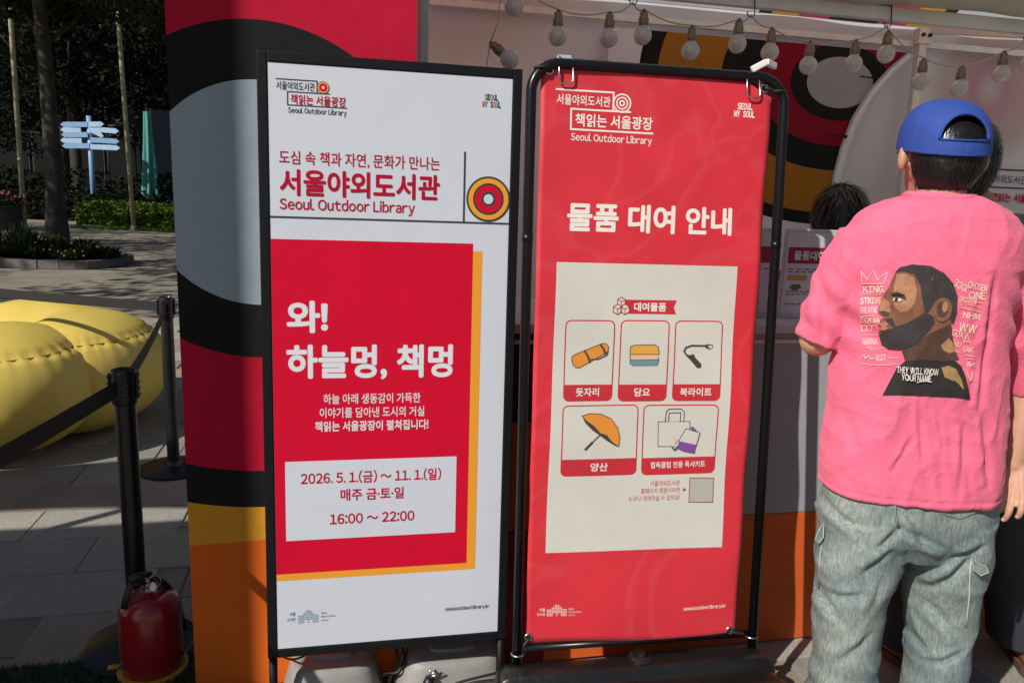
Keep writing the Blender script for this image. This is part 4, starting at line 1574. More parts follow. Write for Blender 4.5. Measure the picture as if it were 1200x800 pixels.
# ================================================================== stanchions with belts
def stanchions():
    bm_ = mat('satin_black_post', (.011, .011, .012), .32, 0, .12, 20)
    belt_m = mat('black_belt_webbing', (.014, .014, .014), .75, 0, .2, 200, .3, 400)
    def post(loc, h, lab):
        t = thing('queue_stanchion', (loc.x, loc.y, 0), lab, 'stanchion', 'black queue stanchions')
        k = MB()
        k.lathe([(.165, 0), (.17, .004), (.17, .012), (.15, .019), (.05, .030), (.036, .045), (.034, .05)], (loc.x, loc.y, 0), 40)
        k.build('base', bm_, t, True, sharp=35)
        k = MB()
        k.lathe([(.0295, .045), (.0295, h - .10)], (loc.x, loc.y, 0), 24)
        k.build('pole', bm_, t, True, sharp=35)
        k = MB()
        k.lathe([(.033, h - .105), (.036, h - .10), (.036, h - .012), (.033, h - .002), (.028, h), (.026, h - .004)], (loc.x, loc.y, 0), 24)
        hd = k.build('belt_head', bm_, t, True, sharp=35)
        for a in range(4):
            M_ = Matrix.Rotation(R(90 * a + 20), 3, 'Z')
            k = MB()
            c = Vector((loc.x, loc.y, h - .05)) + M_ @ Vector((.037, 0, 0))
            k.box(c, (.008, .03, .075), M_, .002)
            for z in range(4):
                k.box(c + Vector((0, 0, -.03 + z * .02)) + M_ @ Vector((.004, 0, 0)), (.005, .034, .005), M_, .001)
            k.build('belt_slot', bm_, hd)
        return t
    def belt(t, a, b, sag=.02):
        k = MB()
        n = 14
        for i in range(n + 1):
            f = i / n
            p = a.lerp(b, f) - Vector((0, 0, sag * math.sin(math.pi * f)))
            d = (b - a).normalized()
            s_ = d.cross(UPZ).normalized()
            for (o, z) in ((.0008, .024), (-.0008, .024), (-.0008, -.024), (.0008, -.024)):
                k.v.append(p + s_ * o + Vector((0, 0, z)))
        for i in range(n):
            for j in range(4):
                k.f.append((i * 4 + j, i * 4 + (j + 1) % 4, i * 4 + 4 + (j + 1) % 4, i * 4 + 4 + j)); k.mi.append(0)
        k.build('belt', belt_m, t)
    A = G(164, 757)
    B = G(204, 549)
    hA, hB = .905, .885
    ta = post(A, hA, 'black queue stanchion standing close behind the red fire extinguisher')
    tb = post(B, hB, 'black queue stanchion farther back beside the printed partition')
    za, zb_ = Vector((0, 0, hA - .05)), Vector((0, 0, hB - .05))
    # belt from A to the left and nearer
    e = on_plane(0, 531, Vector((0, 0, hA - .05)), UPZ)
    C = Vector((e.x, e.y, 0)); C = A + (C - A) * 3.0; C.z = 0
    tc = post(C, .905, 'black queue stanchion just outside the left edge, nearest')
    dd = (C - A).normalized()
    belt(ta, A + za + dd * .04, C + za - dd * .04, .012)
    dd = (A - B).normalized()
    belt(tb, B + zb_ + dd * .04, A + za - dd * .04, .02)
    q = P(-120, 338, 4.25)
    D = Vector((q.x, q.y, 0))
    td = post(D, .885, 'black queue stanchion outside the left edge behind the yellow inflatable')
    dd = (D - B).normalized()
    belt(td, D + zb_ - dd * .04, B + zb_ + dd * .04, .012)
stanchions()

# ================================================================== fire extinguisher
def extinguisher():
    c = G(166, 803) + Vector((0, .075, 0))
    c.z = 0
    t = thing('fire_extinguisher', c, 'red fire extinguisher on a yellow stand ring at the foot of the front stanchion', 'fire extinguisher')
    red = mat('extinguisher_red', (.30, .010, .016), .22, 0, .08, 10, .2, 8, coat=.4)
    r = .087
    h = .262
    k = MB()
    prof = [(r * .9, .012), (r, .022), (r, .075), (r * 1.004, .078), (r, .081), (r, h - .055)]
    for a in range(10, 91, 10):
        prof.append((.026 + (r - .026) * math.cos(R(a)), h - .055 + .055 * math.sin(R(a))))
    prof.append((.02, h + .006))
    k.lathe(prof, c, 48)
    cyl = k.build('cylinder', red, t, True, sharp=50)
    # rating label wraps on the left front
    k = MB()
    for j, (z0, z1) in enumerate(((.085, .15),)):
        n = 10
        for i in range(n + 1):
            a = R(178 + 50 * i / n)
            for z in (z0, z1):
                k.v.append(c + Vector((math.cos(a) * (r + .0008), math.sin(a) * (r + .0008), z)))
        for i in range(n):
            k.f.append((2 * i, 2 * i + 2, 2 * i + 3, 2 * i + 1)); k.mi.append(0)
    lb = k.build('rating_label', mat('faded_label', (.24, .05, .035), .4), cyl, fixn=False)
    k = MB()
    for row in range(7):
        z = .091 + row * .0085
        for i in range(5):
            a0, a1 = R(182 + 9 * i), R(182 + 9 * i + random.uniform(3, 8))
            k.add([c + Vector((math.cos(a) * (r + .0014), math.sin(a) * (r + .0014), zz)) for a, zz in ((a0, z), (a1, z), (a1, z + .003), (a0, z + .003))], [(0, 1, 2, 3)])
    k.build('label_print', mat('label_ochre', (.35, .17, .05), .5), cyl, fixn=False)
    # yellow ring stand with tabs
    k = MB()
    k.lathe([(r + .004, .0), (r + .012, .0), (r + .012, .018), (r + .003, .02)], c, 48)
    k.box(c + Vector((-r - .022, -.02, .012)), (.035, .022, .022), Matrix.Rotation(.3, 3, 'Z'), .004)
    k.box(c + Vector((.03, -r - .02, .012)), (.022, .03, .02), None, .004)
    k.build('stand_ring', mat('yellow_plastic', (.62, .30, .015), .4), t, True, sharp=40)
    # valve, handles, gauge, hose
    steel = mat('worn_chrome', (.38, .37, .36), .25, 1, .3, 60)
    blk = mat('black_rubber', (.012, .012, .012), .45)
    z0 = h + .004
    k = MB()
    k.lathe([(.022, z0 - .006), (.022, z0 + .014), (.016, z0 + .016), (.014, z0 + .045), (.009, z0 + .05)], c, 16)
    k.build('valve', steel, t, True, sharp=40)
    k = MB()
    k.tube([c + Vector((.01, 0, z0 + .03)), c + Vector((-.03, -.035, z0 + .036)), c + Vector((-.036, -.05, z0 + .018)), c + Vector((-.045, -.066, z0 - .026))], [.009, .012, .012, .010], 8, sx=.45)
    k.build('carry_handle', blk, t, True)
    k = MB()
    k.tube([c + Vector((.012, 0, z0 + .05)), c + Vector((-.015, -.02, z0 + .056)), c + Vector((-.036, -.04, z0 + .05))], [.009, .011, .010], 8, sx=.45)
    k.build('lever', blk, t, True)
    k = MB()
    M_ = Matrix.Rotation(R(70), 3, 'X')
    k.lathe([(.014, -.006), (.014, .005), (.011, .006), (.002, .006)], c + Vector((.024, -.022, z0 + .022)), 16, M_)
    k.build('gauge', steel, t, True, sharp=40)
    k = MB()
    k.tube([c + Vector((.0, .0, z0 + .028)), c + Vector((.03, -.005, z0 + .042)), c + Vector((.038, .0, z0 + .03)), c + Vector((.04, .03, z0 + .0)), c + Vector((.055, .06, z0 - .06)), c + Vector((.07, .065, .10))], .0085, 8)
    k.build('hose', blk, t, True)
    k = MB()
    ring = [c + Vector((.03 + .018 * math.cos(a), -.02, z0 + .04 + .018 * math.sin(a))) for a in [2 * math.pi * i / 14 for i in range(14)]]
    k.tube(ring, .0018, 6, True)
    k.tube([c + Vector((.0, -.02, z0 + .04)), c + Vector((.03, -.02, z0 + .058))], .0018, 6)
    k.build('safety_pin', steel, t, True)
extinguisher()

# ================================================================== yellow inflatable
def inflatable():
    C = Vector((-2.93, 4.25, 0))
    t = thing('yellow_inflatable', C, 'large yellow inflatable flower cushion with puckered seams, behind the queue belt', 'inflatable')
    M = mat('yellow_coated_nylon', (.74, .56, .12), .45, 0, .05, 3, .35, 10, transl=.15)
    for kx in range(5):
        th = R(14 - 72 * kx)
        d = Vector((math.cos(th), math.sin(th), 0))
        s_ = Vector((-d.y, d.x, 0))
        cen = C + d * .43
        ra, rb, hh = .47, .52, .345
        k = MB()
        n, rows = 120, 40
        for j in range(rows + 1):
            ph = math.pi * j / rows           # 0 top pole .. pi bottom
            for i in range(n):
                a = 2 * math.pi * i / n
                rho = math.sin(ph) ** .86
                zz = math.cos(ph)
                zz = math.copysign(abs(zz) ** .98, zz)
                # seam round the top panel
                top = zz > 0
                dist = (rho - .78)
                groove = math.exp(-(dist / .02) ** 2) if top else 0
                puck = (math.exp(-max(0, dist) / .10) if dist > 0 else math.exp(dist / .03)) if top else 0
                wr = .016 * puck * (math.sin(a * 37 + 2 * math.sin(a * 5)) * .6 + .6 * noise.noise(Vector((math.cos(a) * 9, math.sin(a) * 9, kx))))
                rim = math.exp(-(zz / .22) ** 2)
                wr2 = .012 * rim * noise.noise(Vector((math.cos(a) * 6, math.sin(a) * 6, kx + zz * 2)))
                # pinch towards the flower centre
                pin = max(0, -math.cos(a)) ** 3
                rr = rho * (1 + .04 * math.sin(3 * a + kx)) + wr2
                z = hh + (hh * zz - .022 * groove + wr) * (1 - .25 * pin * rho)
                z -= .10 * pin * rho ** 3
                z = max(.002, z)
                k.v.append(cen + d * (ra * rr * math.cos(a)) + s_ * (rb * rr * math.sin(a)) + Vector((0, 0, z)))
        for j in range(rows):
            for i in range(n):
                k.f.append((j * n + i, (j + 1) * n + i, (j + 1) * n + (i + 1) % n, j * n + (i + 1) % n)); k.mi.append(0)
        pt = k.build('petal', M, t, True)
        k = MB()
        pts = []
        rho = .78
        ph = math.asin(rho ** (1 / .86))
        zz = math.cos(ph) ** .98
        for i in range(60):
            a = 2 * math.pi * i / 60
            pin = max(0, -math.cos(a)) ** 3
            rr = rho * (1 + .04 * math.sin(3 * a + kx))
            pts.append(cen + d * (ra * rr * math.cos(a)) + s_ * (rb * rr * math.sin(a)) + Vector((0, 0, hh + hh * zz * (1 - .25 * pin * rho) - .017 - .10 * pin * rho ** 3)))
        k.tube(pts, .004, 5, True)
        k.build('seam', mat('yellow_seam', (.42, .28, .04), .6), pt, True)
    k = MB()
    k.ball(C + Vector((0, 0, .34)), (.30, .30, .22), 24, 12)
    k.build('centre_cushion', M, t, True)
inflatable()

# ================================================================== people
SKIN = lambda: mat('skin', (.50, .27, .18), .5, 0, .08, 30, .15, 200)
def hair_mat(): return mat('black_hair', (.010, .009, .009), .32, 0, .3, 200)
def fold_noise(p, s, amp, st=(1, 1, .35), seed=0):
    q = Vector((p.x * s * st[0] + seed, p.y * s * st[1], p.z * s * st[2]))
    n1 = noise.noise(q)
    n2 = noise.noise(q * 2.3 + Vector((9, 4, 2)))
    return amp * (n1 + .45 * n2)
def ridged(p, s, amp, st=(1, 1, 1), seed=0):
    q = Vector((p.x * s * st[0] + seed, p.y * s * st[1] + 2 * seed, p.z * s * st[2]))
    q = q + Vector((noise.noise(q * .7), noise.noise(q * .7 + Vector((5, 1, 3))), 0)) * .8
    n = 1 - abs(noise.noise(q)) * 2.4
    return amp * max(0, n) ** 2.5
def crease(p, lines, y):
    d = 0
    for (a, b, amp, wd) in lines:
        A, B = P(*a, y), P(*b, y)
        ax, az, bx, bz = A.x, A.z, B.x, B.z
        L2 = (bx - ax) ** 2 + (bz - az) ** 2
        t = ((p.x - ax) * (bx - ax) + (p.z - az) * (bz - az)) / L2
        tc = max(0, min(1, t))
        qx, qz = ax + (bx - ax) * tc, az + (bz - az) * tc
        sd = ((p.x - ax) * (bz - az) - (p.z - az) * (bx - ax)) / math.sqrt(L2)
        end = math.hypot(p.x - qx, p.z - qz) if t != tc else 0
        if abs(sd) > wd * 5 or end > wd * 4: continue
        e = math.exp(-(end / (wd * 1.5)) ** 2) * math.sin(math.pi * (.12 + .76 * tc)) ** .7
        d += amp * e * (-math.exp(-(sd / wd) ** 2) + .75 * math.exp(-((sd - 1.9 * wd) / (1.2 * wd)) ** 2))
    return d
def strands(k, hc, rad, n, ok, length=.03, wid=.0022, drop=.6, lift=.004, seed=1):
    rg = random.Random(seed)
    made = 0
    while made < n:
        d = Vector((rg.gauss(0, 1), rg.gauss(0, 1), rg.gauss(0, 1))).normalized()
        if not ok(d):
            continue
        made += 1
        p = hc + Vector((d.x * rad[0], d.y * rad[1], d.z * rad[2]))
        nrm = Vector((d.x / rad[0], d.y / rad[1], d.z / rad[2])).normalized()
        dn = (Vector((rg.uniform(-.35, .35), 0, -1)) * drop + Vector((rg.uniform(-1, 1), rg.uniform(-1, 1), 0)) * .25)
        tan = (dn - nrm * dn.dot(nrm)).normalized()
        sd = tan.cross(nrm).normalized() * wid
        L = length * rg.uniform(.6, 1.3)
        a = p + nrm * .001
        b = p + tan * L * .55 + nrm * lift * rg.uniform(.5, 1.6)
        c = p + tan * L + nrm * rg.uniform(-.004, lift * 1.6)
        k.add([a - sd, a + sd, b - sd, b + sd, c], [(0, 1, 3, 2), (2, 3, 4)])
def cast(bvh, px, py, off):
    d = ray(px, py).normalized()
    loc, nrm, _, _ = bvh.ray_cast(CAM, d)
    if loc is None:
        return None
    if nrm.dot(d) > 0: nrm = -nrm
    return loc + nrm * off
def decal_poly(bvh, pts, off, dens=3.0):
    bm = bmesh.new()
    vs = [bm.verts.new((x, y, 0)) for x, y in pts]
    bm.faces.new(vs)
    for ax in (0, 1):
        lo = min(p[ax] for p in pts); hi = max(p[ax] for p in pts)
        n = int((hi - lo) / dens)
        for i in range(1, n + 1):
            co = [0, 0, 0]; co[ax] = lo + (hi - lo) * i / (n + 1)
            no = [0, 0, 0]; no[ax] = 1
            bmesh.ops.bisect_plane(bm, geom=bm.verts[:] + bm.edges[:] + bm.faces[:], plane_co=co, plane_no=no)
    bmesh.ops.triangulate(bm, faces=bm.faces[:])
    bm.verts.index_update()
    k = MB()
    co = [cast(bvh, q.co.x, q.co.y, off) for q in bm.verts]
    good = [i for i, c in enumerate(co) if c is not None]
    k.add([c if c is not None else Vector((0, 0, 0)) for c in co],
          [tuple(q.index for q in f.verts) for f in bm.faces if all(co[q.index] is not None for q in f.verts)])
    bm.free()
    return k
def decal_text(bvh, k, body, bold, L, R_, h, off):
    vs, fs, a, b, c, d = TEXTS[(body, bold)]
    Lv, Rv = Vector(L), Vector(R_)
    ax = (Rv - Lv)
    ay = Vector((-ax.y, ax.x)).normalized() * -1
    if ay.y > 0: ay = -ay
    pts = [Lv + ax * ((q.x - a) / (b - a)) + ay * ((q.y - (c + d) / 2) / (d - c) * h) for q in vs]
    co = [cast(bvh, p.x, p.y, off + q.z) for p, q in zip(pts, vs)]
    if any(c is None for c in co):
        return
    k.add(co, fs)
def ell(c, au, av): return (c, au, av)
def sec(xl, xr, py, y, b):
    L, R_ = P(xl, py, y), P(xr, py, y)
    return ((L + R_) / 2, Vector(((R_ - L).x / 2, 0, 0)), Vector((0, b, 0)))

def add_hand(mb, wrist, knuck, across, palm_n, curl=.5, thumb_side=1, s=1.0):
    """palm + four fingers + thumb made of tapered chains; across = towards the thumb side, palm_n = out of the palm"""
    ax = (knuck - wrist).normalized()
    ac = (across - ax * across.dot(ax)).normalized()
    pn = (palm_n - ax * palm_n.dot(ax)).normalized()
    for f in (-.031, -.010, .011, .031):
        mb.capsule(wrist + ac * f * .5 * s, knuck + ac * f * s, .0135 * s, .0105 * s, 10)
    lens = [(.032, .040, .024, .020), (.011, .044, .027, .021), (-.010, .041, .025, .020), (-.031, .032, .020, .018)]
    for i, (o, l1, l2, l3) in enumerate(lens):
        p = knuck + ac * o * s
        d = ax.copy()
        rot = 0
        for j, l in enumerate((l1, l2, l3)):
            rot += curl * (.55, .75, .55)[j] * (1 + .08 * i)
            dd = ax * math.cos(rot) + pn * math.sin(rot) + ac * .10 * (o / .032)
            q = p + dd.normalized() * l * s
            mb.capsule(p, q, (.0086, .0080, .0072)[j] * s, (.0080, .0072, .0060)[j] * s, 10)
            p = q
    b = wrist.lerp(knuck, .28) + ac * .026 * s
    m1 = b + (ac * .62 + ax * .62 + pn * .45).normalized() * .036 * s
    m2 = m1 + (ac * .25 + ax * .9 + pn * .45).normalized() * .030 * s
    m3 = m2 + (ax * .95 + pn * .5).normalized() * .022 * s
    mb.capsule(b, m1, .014 * s, .0105 * s, 10)
    mb.capsule(m1, m2, .0105 * s, .0092 * s, 10)
    mb.capsule(m2, m3, .0092 * s, .0075 * s, 10)

def add_head(mb, hc, face):
    """head with jaw, nose, brow, lips and ears; face = direction looked at"""
    f = Vector((face.x, face.y, 0)).normalized()
    s_ = Vector((f.y, -f.x, 0))
    M_ = Matrix((s_, f, UPZ)).transposed()
    mb.ball(hc + UPZ * .015, (.078, .096, .108), 24, 16, M_)
    mb.ball(hc + f * .030 - UPZ * .045, (.060, .066, .072), 20, 12, M_)
    mb.ball(hc + f * .062 - UPZ * .098, (.030, .026, .020), 12, 8, M_)
    mb.capsule(hc + f * .092 + UPZ * .008, hc + f * .108 - UPZ * .030, .009, .014)
    mb.capsule(hc + f * .086 + UPZ * .022 + s_ * .032, hc + f * .086 + UPZ * .022 - s_ * .032, .011, .011)
    mb.capsule(hc + f * .088 - UPZ * .060 + s_ * .018, hc + f * .088 - UPZ * .060 - s_ * .018, .008, .008)
    for sg in (-1, 1):
        mb.ball(hc + s_ * sg * .087 - f * .008 - UPZ * .005, (.012, .019, .031), 12, 10, M_ @ Matrix.Rotation(sg * .35, 3, 'Z'))
    return f, s_, M_
def add_eyes(t, hc, f, s_):
    for sg in (-1, 1):
        k = MB()
        k.ball(hc + f * .083 + s_ * sg * .032 + UPZ * .002, (.0125, .0125, .009), 12, 8)
        k.build('eye', mat('eye_white', (.7, .68, .65), .2), t, True)
        k = MB()
        k.ball(hc + f * .0925 + s_ * sg * .032 + UPZ * .002, .0055, 10, 6)
        k.build('iris', mat('eye_dark', (.02, .012, .008), .2), t, True)
def shoe(loc, dr, name, m_, parent, sole_m):
    d = Vector((dr[0], dr[1], 0)).normalized()
    s_ = Vector((d.y, -d.x, 0))
    k = MB()
    secs = []
    for x, w_, h in ((-.085, .022, .05), (-.075, .034, .075), (-.04, .038, .085), (0, .039, .080), (.05, .043, .060), (.11, .047, .048), (.155, .040, .040), (.182, .024, .028), (.19, .008, .012)):
        secs.append((loc + d * x + UPZ * (.018 + h / 2), s_ * w_, UPZ * h / 2))
    k.loft(secs, 18, 2.5)
    o = k.build(name, m_, parent, True)
    k = MB()
    pts = [(-.09, .03), (-.06, .042), (0, .042), (.06, .046), (.12, .05), (.17, .038), (.196, .012)]
    prof = [loc + d * x + s_ * w_ for x, w_ in pts] + [loc + d * x - s_ * w_ for x, w_ in reversed(pts)]
    n = len(prof)
    k.add([p + UPZ * .002 for p in prof] + [p + UPZ * .026 for p in prof],
          [tuple(range(n)), tuple(range(2 * n - 1, n - 1, -1))] + [(i, (i + 1) % n, n + (i + 1) % n, n + i) for i in range(n)])
    k.build('sole', sole_m, o)
    return o

def man_in_pink():
    y0 = 1.82
    root = P(1065, 600, y0); root.z = 0
    t = thing('person', root, 'man in a pink printed t-shirt, faded jeans and backward blue cap, seen from behind', 'person')
    # ---- body (one continuous surface)
    hc = P(1103, 184, y0 + .02)
    mb = MB()
    face = Vector((.10, 1, 0))
    f, s_, HM = add_head(mb, hc, face)
    neck = P(1101, 246, y0 + .005)
    mb.capsule(neck - UPZ * .03, hc - UPZ * .05 - f * .012, .060, .054, 16)
    mb.loft([sec(1045, 1155, 250, y0, .05), sec(1000, 1190, 275, y0, .075), sec(1000, 1165, 420, y0, .085), sec(990, 1145, 560, y0, .085)], 20)
    elR, wrR = P(1207, 438, y0 + .05), P(1188, 543, y0 + .02)
    mb.capsule(P(1180, 300, y0 + .02), elR, .042, .038)
    mb.capsule(elR, wrR.lerp(elR, .4), .038, .033)
    mb.capsule(wrR.lerp(elR, .4), wrR, .033, .0235)
    knR = P(1181, 583, y0 - .005)
    add_hand(mb, wrR, knR, Vector((-.75, .65, 0)), Vector((-.75, -.65, 0)), .62, 1, 1.0)
    elL, wrL = P(957, 398, y0 + .05), P(1015, 372, y0 + .30)
    mb.capsule(P(1022, 300, y0 + .02), elL, .042, .040)
    mb.capsule(elL, wrL, .042, .027)
    add_hand(mb, wrL, wrL + Vector((.03, .085, .02)), Vector((-.4, .2, 1)), Vector((.8, -.2, .3)), .8)
    lx = P(990, 800, y0).x, P(1095, 800, y0).x
    for x in lx:
        mb.capsule(Vector((x, y0, .85)), Vector((x, y0, .45)), .07, .05)
        mb.capsule(Vector((x, y0, .45)), Vector((x, y0, .07)), .05, .035)
    mb.loft([sec(990, 1145, 540, y0, .085), sec(985, 1140, 620, y0, .09)], 20)
    body, _ = remesh(mb, 'body', SKIN(), t, .0042, 2)
    add_eyes(t, hc, f, s_)
    # ---- hair
    k = MB()
    rad = (.0850, .101, .104)
    ho = hc + UPZ * .012
    def ok(d):
        dl = HM.transposed() @ d
        if dl.y > .25: return False
        if dl.z < -.72: return False
        if dl.z < -.1 and dl.y > -.05: return False
        return True
    n, m_ = 40, 24
    base = []
    for i in range(m_ + 1):
        th = R(8 + 128 * i / m_)
        for j in range(n + 1):
            side = 188 if i < 9 else 198
            a = R(side + (540 - 2 * side) * j / n)
            dl = Vector((math.sin(th) * math.cos(a), math.sin(th) * math.sin(a), math.cos(th)))
            rr = 1 - .10 * max(0, (th - 1.9)) ** 1.0
            base.append(ho + HM @ Vector((dl.x * rad[0] * rr, dl.y * rad[1] * rr, dl.z * rad[2])))
    k.v += base
    for i in range(m_):
        for j in range(n):
            a = i * (n + 1) + j
            k.f.append((a, a + 1, a + n + 2, a + n + 1)); k.mi.append(0)
    def ok2(d):
        dl = HM.transposed() @ d
        return dl.y < -.03 and -.66 < dl.z and (dl.z < .02 or (dl.y < -.6 and dl.z < .55)) and abs(dl.x) < .86 and not (dl.z < -.35 and abs(dl.x) > .70)
    strands(k, ho, (.0856, .102, .1045), 5200, ok2, .030, .0014, 1, .004, 3)
    k.build('hair', hair_mat(), t, True, fixn=False)
    # ---- cap (opening and strap at the back)
    blue = mat('blue_cap_cotton', (.018, .058, .30), .75, 0, .12, 25, .4, 350)
    co = hc + UPZ * .004 - f * .002
    crx, cry, crz = .0955, .114, .112
    k = MB()
    na, ne = 160, 60
    for i in range(ne + 1):
        e = R(-2 + 91.5 * i / ne)
        for j in range(na):
            a = 2 * math.pi * j / na
            tilt = .016 * math.sin(a) * math.cos(e)
            rz = crz * math.sin(e) ** .80 if math.sin(e) > 0 else crz * math.sin(e)
            ce = max(0, math.cos(e)) ** .80
            seam = .0012 if min((a * 3 / math.pi + .5) % 1, 1 - (a * 3 / math.pi + .5) % 1) < .02 else 0
            rr = 1 - seam * 9
            k.v.append(co + HM @ Vector((crx * ce * math.cos(a) * rr, cry * ce * math.sin(a) * rr, rz + .012 + tilt)))
    def inside(i, j):
        e = (-2 + 91.5 * (i + .5) / ne)
        a = 360 * (j + .5) / na
        da = abs(a - 272)
        return e > 11 and (da / 33) ** 2 + (max(0, e - 11) / 33) ** 2 < 1
    for i in range(ne):
        for j in range(na):
            if not inside(i, j):
                k.f.append((i * na + j, i * na + (j + 1) % na, (i + 1) * na + (j + 1) % na, (i + 1) * na + j)); k.mi.append(0)
    cap = k.build('cap', blue, t, True)
    sm = cap.modifiers.new('thick', 'SOLIDIFY'); sm.thickness = .003
    # piping round the arch, strap edge
    k = MB()
    def cp(e, a, o=0.0):
        e, a = R(e), R(a)
        ce = max(0, math.cos(e)) ** .80
        return co + HM @ Vector(((crx + o) * ce * math.cos(a), (cry + o) * ce * math.sin(a), crz * max(0, math.sin(e)) ** .80 + .012 + .016 * math.sin(a) * math.cos(e)))
    k.tube([cp(11 + 33 * math.sin(R(x)), 272 - 33 * math.cos(R(x)), .0018) for x in range(0, 181, 6)], .0034, 8)
    k.tube([cp(11, 239 + x, .0015) for x in range(0, 67, 4)], .0022, 6)
    k.build('arch_piping', blue, cap, True)
    k = MB()
    k.lathe([(.008, -.006), (.008, -.001), (.005, .001), (.001, .0015)], co + UPZ * (crz + .012), 14)
    k.build('top_button', blue, cap, True)
    k = MB()
    for i in range(9):
        w_ = -.06 + .12 * i / 8
        dep = .075 * math.sqrt(max(0, 1 - (w_ / .065) ** 2))
        for (dy, dz) in ((0, 0), (dep, -.012)):
            k.v.append(co + HM @ Vector((w_, cry * math.sqrt(1 - (w_ / crx) ** 2) * .98 + dy, .016 - .3 * w_ * w_ / .1 + dz + .016)))
    for i in range(8):
        k.f.append((2 * i, 2 * i + 1, 2 * i + 3, 2 * i + 2)); k.mi.append(0)
    br = k.build('brim', blue, cap, True)
    sm = br.modifiers.new('thick', 'SOLIDIFY'); sm.thickness = .004
    # ---- shirt
    pink = mat('washed_pink_cotton', (.80, .15, .255), .9, 0, .10, 26, .35, 120, sheen=.1, spec=.12)
    mb = MB()
    mb.loft([sec(1062, 1140, 232, y0 + .01, .060), sec(1040, 1160, 238, y0, .082), sec(1012, 1184, 252, y0, .098), sec(994, 1194, 275, y0, .112), sec(987, 1190, 310, y0, .122),
             sec(985, 1180, 360, y0, .125), sec(983, 1172, 410, y0, .124), sec(974, 1170, 480, y0, .124), sec(966, 1167, 540, y0, .128), sec(963, 1163, 572, y0, .131)], 56, 2.5)
    hemL = P(959, 398, y0 + .05); hemR = P(1206, 447, y0 + .07)
    shL = P(1020, 281, y0 + .005); shR = P(1182, 288, y0 + .01)
    def sleeve(a, b, r0, r1):
        d = (b - a).normalized()
        u = Vector((1, 0, 0)); u = (u - d * u.dot(d)).normalized(); v = d.cross(u)
        secs = []
        for i in range(9):
            g = i / 8
            bow = Vector((math.copysign(.012, (b - a).x), 0, .006)) * math.sin(math.pi * g)
            r = r0 + (r1 - r0) * g
            secs.append((a.lerp(b, g) + bow, u * r, v * r * 1.15))
        mb.loft(secs, 28)
    sleeve(shL, hemL, .070, .054)
    sleeve(shR, hemR, .078, .072)
    cz = lambda px, py: P(px, py, y0 - .12)
    zh = P(1065, 575, y0).z
    ap = [P(985, 360, y0), P(1180, 365, y0)]
    SHF = [((1077, 468), (1080, 540), .004, .006), ((1070, 512), (1046, 552), .004, .006), ((1155, 490), (1160, 570), .008, .010), ((1166, 325), (1150, 478), .009, .009),
           ((986, 300), (986, 405), .010, .008), ((1002, 300), (990, 350), .005, .009), ((1098, 480), (1104, 530), .003, .005), ((1130, 500), (1122, 570), .005, .008), ((985, 430), (1000, 520), .006, .010),
           ((1150, 400), (1135, 470), .004, .008), ((1015, 250), (990, 300), .004, .009), ((1000, 480), (1020, 560), .004, .009), ((950, 330), (975, 372), .007, .008), ((945, 365), (972, 392), .005, .007)]
    def shirt_fn(p, n):
        d = fold_noise(p, 6, .005, (1.2, .6, .45), 3.1) + ridged(p, 7, .0045, (1.1, .6, .55), 1.7) + ridged(p, 15, .0022, (1, .6, .8), 4.2)
        low = max(0, min(1, (P(1065, 470, y0).z - p.z) / .25))
        d += low * .0025 * math.sin(p.x * 46 + 3 * noise.noise(Vector((p.x * 4, 0, p.z * 3))))
        for q in ap:                       # drag folds from the armpits
            r = (p - q)
            rr = math.hypot(r.x, r.z)
            d += .006 * math.exp(-(rr / .10) ** 2) * math.sin(r.x * 60 + r.z * 75)
        c0 = P(1088, 520, y0)              # small vertical creases above the hem
        d += .002 * math.exp(-((p.x - c0.x) / .07) ** 2 - ((p.z - c0.z) / .09) ** 2) * math.sin((p.x + .25 * p.z) * 190)
        if p.y < y0 + .03:
            d += crease(p, SHF, y0 - .12)
        if abs(p.z - (zh + .022)) < .0035: d -= .0022
        return p + n * d
    sh, sbv = remesh(mb, 'shirt', pink, t, .005, 2, shirt_fn)
    k = MB()
    ring = []
    for i in range(40):
        a = 2 * math.pi * i / 40
        cc = P(1101, 231.5, y0 + .012)
        ring.append(cc + Vector((math.cos(a) * .0735, math.sin(a) * .063, -.014 * math.sin(a) * (1 if math.sin(a) > 0 else -.3) + .004)))
    k.tube(ring, .0095, 8, True)
    k.build('collar', pink, sh, True)
    # ---- print on the back (crop pixels -> photo pixels)
    Q = lambda pts: [(1000 + x / 4.212, 290 + y / 4.212) for x, y in pts]
    def ellp(cx_, cy_, rx, ry, n=20, rot=0):
        return [(cx_ + rx * math.cos(a) * math.cos(rot) - ry * math.sin(a) * math.sin(rot), cy_ + rx * math.cos(a) * math.sin(rot) + ry * math.sin(a) * math.cos(rot)) for a in [2 * math.pi * i / n for i in range(n)]]
    def pc(name, c): return mat(name, c, .8, 0, .22, 60, .3, 420)
    dk = pc('print_dark', (.022, .017, .016)); br1 = pc('print_brown', (.20, .082, .045)); br2 = pc('print_tan', (.40, .19, .105)); br3 = pc('print_umber', (.085, .038, .026)); gold = pc('print_gold', (.36, .21, .085))
    wh = pc('print_white', (.78, .72, .66)); lip = pc('print_lip', (.36, .13, .10)); cr = pc('print_cream', (.80, .62, .45)); hr = pc('print_hair', (.035, .028, .030))
